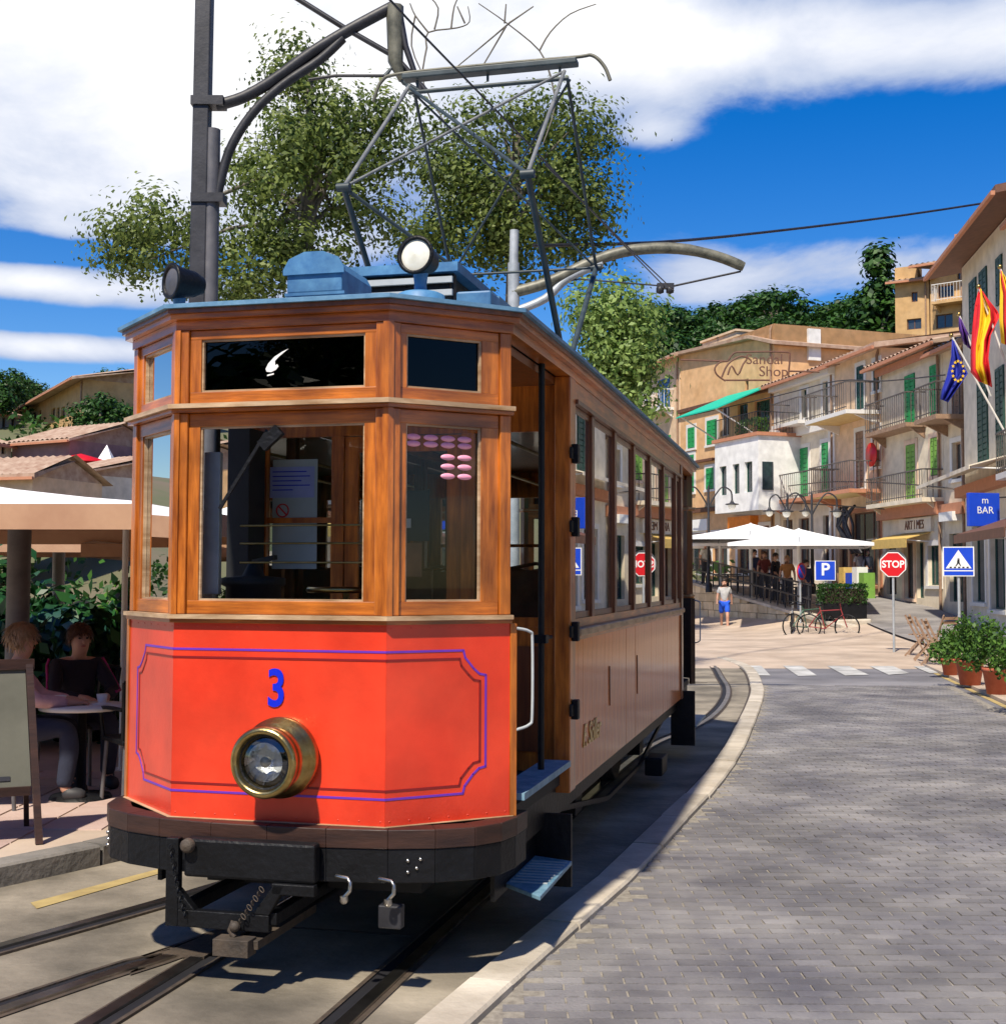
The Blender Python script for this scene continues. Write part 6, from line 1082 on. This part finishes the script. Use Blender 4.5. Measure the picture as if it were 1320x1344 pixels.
    if fingers:
        hs_ = MB()
        for _ in range(420):
            ph = random.uniform(0, 2 * pi); front = max(0, -sin(ph)); a = pi * .66 * random.uniform(.05, 1) * (1 - .40 * front); d0 = Vector((.94 * sin(a) * cos(ph), 1.10 * sin(a) * sin(ph), 1.06 * cos(a))); b0 = hd + Vector((0, .012, .022)) + d0 * R0 * random.uniform(1.02, 1.12); tn = Vector((d0.x * .3 + random.gauss(0, .3), d0.y * .3 + random.gauss(0, .3), -1)).normalized(); tn = (tn - d0 * tn.dot(d0) * .8).normalized(); w_ = d0.cross(tn).normalized() * .006; l_ = random.uniform(.03, .06) * (1.5 if longhair else 1)
            hs_.add([b0 - w_, b0 + w_, b0 + tn * l_ + d0 * .008 + w_ * .4, b0 + tn * l_ + d0 * .008 - w_ * .4], [(0, 1, 2, 3)])
        hs_.build('hair_strands', M[hair], o)
    fy = hd.y - .088
    MB().add([hd + Vector(q) for q in ((0, -.085, .015), (-.014, -.085, -.03), (.014, -.085, -.03), (0, -.112, -.028), (0, -.085, -.038))], [(0, 1, 3), (0, 3, 2), (1, 4, 3), (3, 4, 2)], True).build('nose', M['skin'], t)
    for s_ in (-1, 1): MB().ball(hd + Vector((s_ * .032, -.080, .008)), .011, 8, (1.2, .5, .7)).build('eye', M['eye'], t); MB().ball(hd + Vector((s_ * .088, .005, -.01)), .024, 8, (.4, .7, 1.2)).build('ear', M['skin'], t)
    MB().ball(hd + Vector((0, -.082, -.058)), .02, 8, (1.2, .4, .35)).build('mouth', M['lip'], t)
    return t
person('brown-haired man in dark jacket with magenta sleeve stripes seated behind the cafe table', (-3.21, 9.78, PZ), R(38), 'jacket_black', 'trousers_dark', 'hair_brown', 'sit', .90, fingers=True, stripe='jacket_stripe')
person('seated person with blond hair and pink top partly hidden by the menu board', (-3.40, 8.95, PZ), R(105), 'shirt_pink', 'trousers_dark', 'hair_blond', 'sit', .92, fingers=True, longhair=True)
b = gnd(935, 822, .03); person('person in grey t-shirt and bright blue shorts walking past the stone wall', (b.x - .2, b.y - 3.6, .03), R(-8), 'shirt_grey', 'shorts_blue', 'hair_dark', 'walk', .95, short=True, sleeve='short')
for i, (u, Y, z, tp_, hr, lab) in enumerate(((926, 47.5, 1.35, 'shirt_white', 'hair_blond', 'person in white standing on the terrace behind the tram rear'), (990, 44.5, 1.0, 'shirt_navy', 'hair_dark', 'person in navy standing under the highest parasol'), (1003, 43.6, .92, 'shirt_red', 'hair_brown', 'person in red beside the parasol mast on the terrace'), (1018, 43, .85, 'jacket_black', 'hair_dark', 'person in black between the two parasol masts'), (1033, 42, .75, 'shirt_orange', 'hair_blond', 'person in orange at the terrace railing'), (1058, 41, .6, 'shirt_navy', 'hair_dark', 'person in navy behind the no-parking sign'), (1128, 47, 1.1, 'shirt_white', 'hair_brown', 'person in white looking at the shop displays'), (1141, 46.5, 1.1, 'trousers_dark', 'hair_dark', 'person in dark clothes by the cafe arch'))):
    b = pole_at(u, Y); person(lab, (b.x, b.y, z), R(random.uniform(-60, 60)), tp_, 'trousers_dark', hr, 'stand', .97, sleeve='long' if i % 2 else 'short')
for i, (u, Y) in enumerate(((968, 45.0), (997, 44.2), (1026, 43.0), (1045, 42.0), (955, 46.5))):
    b = pole_at(u, Y); z = 1.5 - (u - 903) / 200 * .95 - .15; t = thing('terrace_table', ['dark terrace table left of the tallest parasol', 'dark terrace table below the tallest parasol', 'dark terrace table between the masts', 'dark terrace table nearest the no-parking sign', 'dark terrace table behind the railing near the tram'][i], 'table', (b.x, b.y, z), 0, 'tables on the cafe terrace'); MB().box(-.4, .4, -.4, .4, .71, .75).build('tabletop', M['pole'], t); MB().tube([(0, 0, 0), (0, 0, .71)], .04, 8).build('pedestal', M['pole'], t)
# ================================================================ vegetation
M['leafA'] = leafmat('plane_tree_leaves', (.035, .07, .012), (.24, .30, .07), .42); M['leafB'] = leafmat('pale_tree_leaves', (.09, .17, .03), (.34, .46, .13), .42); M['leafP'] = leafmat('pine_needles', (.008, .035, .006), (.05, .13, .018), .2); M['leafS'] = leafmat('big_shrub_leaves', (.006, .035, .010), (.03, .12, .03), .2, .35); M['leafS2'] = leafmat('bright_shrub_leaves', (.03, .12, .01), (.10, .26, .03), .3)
M['bark'] = mat('grey_bark', (.10, .085, .065), .9, col2=(.22, .20, .16), scale=5, bump=.4)
def leafmesh(pts, size, up=.3, seed=0, aspect=.55, fold=True):
    """many small leaves at the given points -> mesh arrays"""
    rg = np.random.default_rng(seed); n = len(pts); d = rg.normal(size=(n, 3)); d[:, 2] += up; d /= np.linalg.norm(d, axis=1)[:, None]; q = rg.normal(size=(n, 3)); a = np.cross(d, q); a /= np.linalg.norm(a, axis=1)[:, None]; b = np.cross(d, a); s = size * rg.uniform(.55, 1.35, (n, 1))
    V = np.stack([pts - a * s, pts - b * s * aspect + d * s * .15, pts + a * s, pts + b * s * aspect + d * s * .15], 1).reshape(-1, 3); return V
def leafobj(name, pts, size, m, parent, **k):
    V = leafmesh(pts, size, **k); n = len(V) // 4; me = bpy.data.meshes.new(name); me.vertices.add(len(V)); me.vertices.foreach_set('co', V.astype(np.float32).ravel()); me.loops.add(n * 4); me.loops.foreach_set('vertex_index', np.arange(n * 4, dtype=np.int32)); me.polygons.add(n); me.polygons.foreach_set('loop_start', np.arange(0, n * 4, 4, dtype=np.int32)); me.update(calc_edges=True); me.materials.append(m); me.validate()
    o = bpy.data.objects.new(name, me); COL.objects.link(o); o.parent = parent; return o
def cluster_pts(cs, per, sg, seed): rg = np.random.default_rng(seed); return np.concatenate([c[:3] + rg.normal(size=(int(per * (c[3] if len(c) > 3 else 1)), 3)) * sg * np.array([1, 1, .75]) for c in cs])
def tree(lab, base, blobs, ncl, per, sg, size, m, seed, hole=.25, trunk=.14, extra=None):
    """blobs: (offset from base, radii) ellipsoids that together make the crown"""
    rg = np.random.default_rng(seed); t = thing('tree', lab, 'tree', base); cs = []
    for (c, r, w) in blobs:
        for _ in range(int(ncl * w)):
            d = rg.normal(size=3); d /= np.linalg.norm(d); k = rg.uniform(.25, 1) ** .5 * rg.choice([1, 1, 1, 1.12]); cs.append([c[0] + d[0] * r[0] * k, c[1] + d[1] * r[1] * k, c[2] + d[2] * r[2] * k, rg.uniform(.4, 1.5)])
    cs = np.array(cs); leafobj('crown', cluster_pts(cs, per, sg, seed), size, m, t, seed=seed)
    top = max(c[2] + r[2] * .5 for c, r, w in blobs); mb = MB(); cx = blobs[0][0][0]; zt_ = blobs[0][0][2] - blobs[0][1][2] * .7
    mb.tube(smooth_path([(0, 0, -.3), (cx * .1, 0, zt_ * .4), (cx * .4, 0, zt_), (cx, blobs[0][0][1], top)], 4), [trunk * 1.3] * 2 + [trunk * (1 - .07 * i) for i in range(11)], 10)
    for i in rg.choice(len(cs), min(26, len(cs)), replace=False):
        c = cs[i][:3]; k = rg.uniform(.1, .6); s0_ = Vector((cx * (.4 + .6 * k), 0, zt_ + (top - zt_) * k)); mid = s0_.lerp(Vector(c), .5) + Vector((0, 0, .15)); mb.tube([s0_, mid, Vector(c)], [trunk * .33, trunk * .2, trunk * .08], 5, False)
    mb.build('trunk', M['bark'], t); return t
def ZZ(v, Y): return EYE + (760 - v) / FPX * Y
def XX(u, Y): return (u - 660) / FPX * Y
def px_tree(lab, u, Y, zb, blobs, *a, **k):
    base = Vector((XX(u, Y), Y, zb)); bl = [((XX(bu, Y) - base.x, dy, ZZ(bv, Y) - zb), (ru / FPX * Y, ru / FPX * Y * .9, rv / FPX * Y), w) for bu, bv, ru, rv, dy, w in blobs]; return tree(lab, base, bl, *a, **k)
ta = px_tree('olive-green tree with gappy crown rising behind the dark iron pole', 400, 18, PZ, [(400, 250, 110, 125, 0, 1.), (378, 125, 42, 85, 0, .25), (470, 180, 60, 85, .3, .35), (205, 310, 75, 55, -.3, .26), (320, 350, 95, 60, 0, .40), (145, 320, 35, 25, 0, .06)], 74, 165, .21, .043, M['leafA'], 3)
tb_ = px_tree('olive-green tree behind the pantograph and round roof lamp', 665, 20.5, PZ, [(680, 235, 112, 110, 0, 1.), (600, 330, 85, 70, 0, .4), (745, 280, 72, 60, 0, .3), (575, 190, 45, 70, 0, .2), (750, 175, 60, 55, 0, .2)], 72, 170, .24, .046, M['leafA'], 5)
px_tree('pale yellow-green tree at the tram rear before the corner house', 812, 36, 0.1, [(815, 440, 45, 75, 0, 1.), (790, 400, 40, 40, 0, .3), (830, 500, 30, 50, 0, .3)], 100, 60, .36, .085, M['leafB'], 7)
# bare twigs reaching over the wires
tw_ = MB(); Yt = 17.5
for pts in ([(722, 98), (708, 66), (668, 32), (628, 4)], [(708, 66), (722, 42), (748, 18), (782, 5)], [(668, 30), (700, 8)], [(662, 30), (664, 5)], [(560, 62), (562, 42), (600, 36), (616, 28), (614, 8)], [(562, 42), (545, 20), (538, 4)], [(570, 38), (575, 10), (560, -8)], [(592, 36), (596, 8), (604, -8)], [(668, 30), (630, 62), (590, 95)], [(664, 34), (640, 75), (625, 100)], [(610, 30), (600, 8)], [(722, 98), (728, 140), (712, 190)], [(560, 62), (556, 110), (590, 170)], [(545, 20), (540, 60), (556, 100)]):
    P_ = [at(u, v, Yt) for u, v in pts]; tw_.tube(smooth_path(P_, 3), [.014 - .009 * i / (len(P_) * 3) for i in range(len(smooth_path(P_, 3)))], 5)
o = tw_.build('bare_twigs', M['bark']); o.parent = tb_; o.matrix_parent_inverse = Matrix.Translation(-tb_.location)
# shrubs behind the cafe
def shrub(lab, x, y, z, rx, ry, rz_, n, size, m, seed):
    t = thing('shrub', lab, 'shrub', (x, y, z)); rg = np.random.default_rng(seed); d = rg.normal(size=(60, 3)); d /= np.linalg.norm(d, axis=1)[:, None]; k = rg.uniform(.5, 1, (60, 1)); cs = d * k * np.array([rx, ry, rz_]) + np.array([0, 0, rz_]); cs = np.c_[cs, rg.uniform(.5, 1.4, 60)]
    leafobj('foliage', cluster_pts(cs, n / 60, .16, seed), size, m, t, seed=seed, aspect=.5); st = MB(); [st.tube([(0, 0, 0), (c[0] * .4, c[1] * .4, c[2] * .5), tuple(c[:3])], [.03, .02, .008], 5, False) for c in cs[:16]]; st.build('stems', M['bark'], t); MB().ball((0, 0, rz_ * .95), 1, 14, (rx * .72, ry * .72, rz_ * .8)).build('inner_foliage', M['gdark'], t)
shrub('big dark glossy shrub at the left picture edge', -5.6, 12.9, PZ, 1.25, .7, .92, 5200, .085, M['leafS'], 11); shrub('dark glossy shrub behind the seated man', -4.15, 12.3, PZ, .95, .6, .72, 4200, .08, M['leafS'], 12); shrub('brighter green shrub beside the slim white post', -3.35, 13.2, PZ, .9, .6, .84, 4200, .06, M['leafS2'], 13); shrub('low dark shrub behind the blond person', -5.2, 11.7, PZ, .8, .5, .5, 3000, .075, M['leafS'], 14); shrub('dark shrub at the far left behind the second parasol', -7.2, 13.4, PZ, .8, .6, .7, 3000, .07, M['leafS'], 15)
# pines on the hills: four crowns, shared by many trees
protos = []
for sd in range(4):
    rg = np.random.default_rng(40 + sd); H_ = [7, 8.5, 6.5, 11][sd]; cs = []
    for _ in range(90):
        if sd == 3: z = rg.uniform(.15, 1); r = (1 - z) * 1.9 + .2; a = rg.uniform(0, 6.28); cs.append([r * cos(a) * rg.uniform(.4, 1), r * sin(a) * rg.uniform(.4, 1), z * H_, 1])
        else: d = rg.normal(size=3); d /= np.linalg.norm(d); k = rg.uniform(.5, 1); cs.append([d[0] * 3.1 * k, d[1] * 3.1 * k, H_ * .68 + d[2] * H_ * .30 * k, rg.uniform(.5, 1.4)])
    t = thing('pine_tree', 'proto', 'tree', (0, 0, -500)); leafobj('crown', cluster_pts(np.array(cs), 34, .42, sd), .26, M['leafP'], t, seed=sd, up=.8); mb = MB(); mb.tube([(0, 0, -1), (.1, 0, H_ * .4), (0, .1, H_ * .9)], [.25, .2, .08], 8)
    for c in cs[:12]: mb.tube([(0, 0, H_ * .4), tuple(Vector(c[:3]) * .97)], [.1, .03], 5, False)
    mb.build('trunk', M['bark'], t); protos.append(t)
pines = []
for u, Y, vt, k in ((858, 88, 395, 0), (880, 96, 400, 1), (905, 92, 412, 2), (925, 104, 404, 0), (948, 100, 392, 1), (975, 98, 396, 2), (1000, 96, 378, 1), (1020, 92, 372, 0), (1042, 104, 395, 2), (1062, 96, 410, 1), (1085, 100, 412, 0), (1105, 92, 392, 1), (1128, 90, 378, 2), (1150, 86, 372, 0), (1158, 82, 338, 3), (1172, 88, 385, 1), (870, 80, 425, 2), (935, 84, 425, 1), (990, 82, 420, 0), (1050, 82, 428, 2), (1100, 80, 425, 0), (1140, 78, 415, 1), (1075, 88, 425, 2), (1015, 86, 412, 1), (845, 84, 420, 0), (1195, 90, 378, 2)): pines.append((u, Y, vt, k, 0))
for u, Y, vt, k in ((-30, 92, 495, 0), (-8, 98, 490, 1), (12, 94, 484, 2), (30, 90, 492, 0), (50, 104, 500, 1), (72, 104, 492, 2), (92, 100, 490, 0), (112, 96, 500, 1), (130, 92, 504, 2), (148, 88, 495, 1), (166, 90, 503, 0), (188, 92, 520, 2), (205, 96, 515, 1), (225, 96, 510, 0), (4, 84, 505, 1), (-20, 80, 520, 2), (140, 80, 525, 0), (165, 78, 545, 2), (112, 82, 520, 2), (128, 70, 575, 1), (152, 72, 570, 0)): pines.append((u, Y, vt, k, 1))
for i, (u, Y, vt, k, sd) in enumerate(pines):
    x = XX(u, Y); top = ZZ(vt - (26 if not sd else 4), Y); g = hgt(x, Y) - .3; Hh = [9.1, 11, 8.5, 11.4][k]; s_ = max(.45, min(1.6, (top - g) / Hh)); place = 'left hill above the villas' if sd else 'ridge above the street houses'
    near = {0: 'round', 1: 'tall', 2: 'broad', 3: 'pointed'}[k]
    side_ = sorted(p_[0] for p_ in pines if p_[4] == sd); nth = side_.index(u) + 1; nth = f"{nth}{'th' if 10 < nth < 20 else {1: 'st', 2: 'nd', 3: 'rd'}.get(nth % 10, 'th')}"
    lab = f'{near} dark pine on the {place}, {nth} from the left' if k != 3 else 'pointed dark conifer beside the ochre hillside house'
    o = dup(protos[k], (x, Y, g if s_ < 1.6 else top - Hh * s_), random.uniform(0, 6), lab); o.scale = (s_ * 1.15, s_ * 1.15, s_); o['group'] = ('pines on the ' + place) if k != 3 else 'conifer'
    if k == 3: del o['group']
for t in protos:
    for c in list(t.children): bpy.data.objects.remove(c)
    bpy.data.objects.remove(t)
rg = np.random.default_rng(9)
for nm, lo, hi, yy in (('scrub', 6, 40, (56, 110)), ('scrub', -60, -12, (40, 108))):
    X_ = rg.uniform(lo, hi, 26000); Y_ = rg.uniform(*yy, 26000); msk = (np.sin(X_ * .9 + 1.3 * np.sin(Y_ * .5)) + np.cos(Y_ * .8)) > .1; X_, Y_ = X_[msk], Y_[msk]; Z_ = np.array([hgt(a, b) for a, b in zip(X_, Y_)]) + rg.uniform(0, 1.1, len(X_)) ** 1.0; o = leafobj(nm, np.c_[X_, Y_, Z_], .22, M['leafP'], None, seed=3); o['kind'] = 'stuff'; o['label'] = 'low dark scrub covering the hillside'; o['category'] = 'scrub'

# unseen trees added behind the viewer to darken reflections in the tram's front windows
for i, (x, y, rz) in enumerate(((-11, -9, 1), (-6.5, -20, 2), (-15, -14, 3), (2.5, -20, 4), (-19, -9, 5), (-22, -16, 0), (-12, -18, 2.5))):
    o = dup(ta, (x, y, 0), rz, 'added tree behind the viewer to darken reflections, ' + ('first', 'second', 'third', 'fourth', 'fifth', 'sixth', 'seventh')[i] + ' of the group'); o['group'] = 'unseen trees added to darken window reflections'
for i, (x, w_, hh, m_, lab) in enumerate(((-16, 12, 7.5, 'ochre_plaster', 'ochre street house behind the viewer'), (-3.5, 10, 8.5, 'peach_plaster', 'peach street house behind the viewer'), (7, 12, 7, 'mauve_plaster', 'mauve street house behind the viewer'))):
    h = House('street_house', lab, 'house', (x + w_, -27, 0), (x, -27, 0), hh, 8, M[m_], 0., 'gable', 1.5)
    for k in range(4):
        for z in (.4, 3.9): c_ = w_ * (k + .5) / 4; h.shut((c_ - .5, c_ + .5, z, z + 2), 'gsh', 'trim')
    h.done()

sb0 = [o for o in bpy.data.objects if o.get('label', '') == 'big dark glossy shrub at the left picture edge'][0]  # enlarged copies added out of view as dark mass for the glass reflections
for i, (x, y, sc_) in enumerate(((-8.5, -5, 2.6), (-11, -8.5, 3), (-14.5, -11, 3.2), (-18.5, -13, 3.4), (-23, -14, 3.6), (-6.5, -10, 2.6), (-28, -12, 3.6), (-2, -12, 2.4), (3, -12, 2.4))):
    o = dup(sb0, (x, y, 0), i * .7, 'enlarged shrub added behind the viewer to darken reflections, ' + ('first', 'second', 'third', 'fourth', 'fifth', 'sixth', 'seventh', 'eighth', 'ninth')[i] + ' of the bank'); o.scale = (sc_,) * 3; o['group'] = 'unseen shrub bank added to darken window reflections'
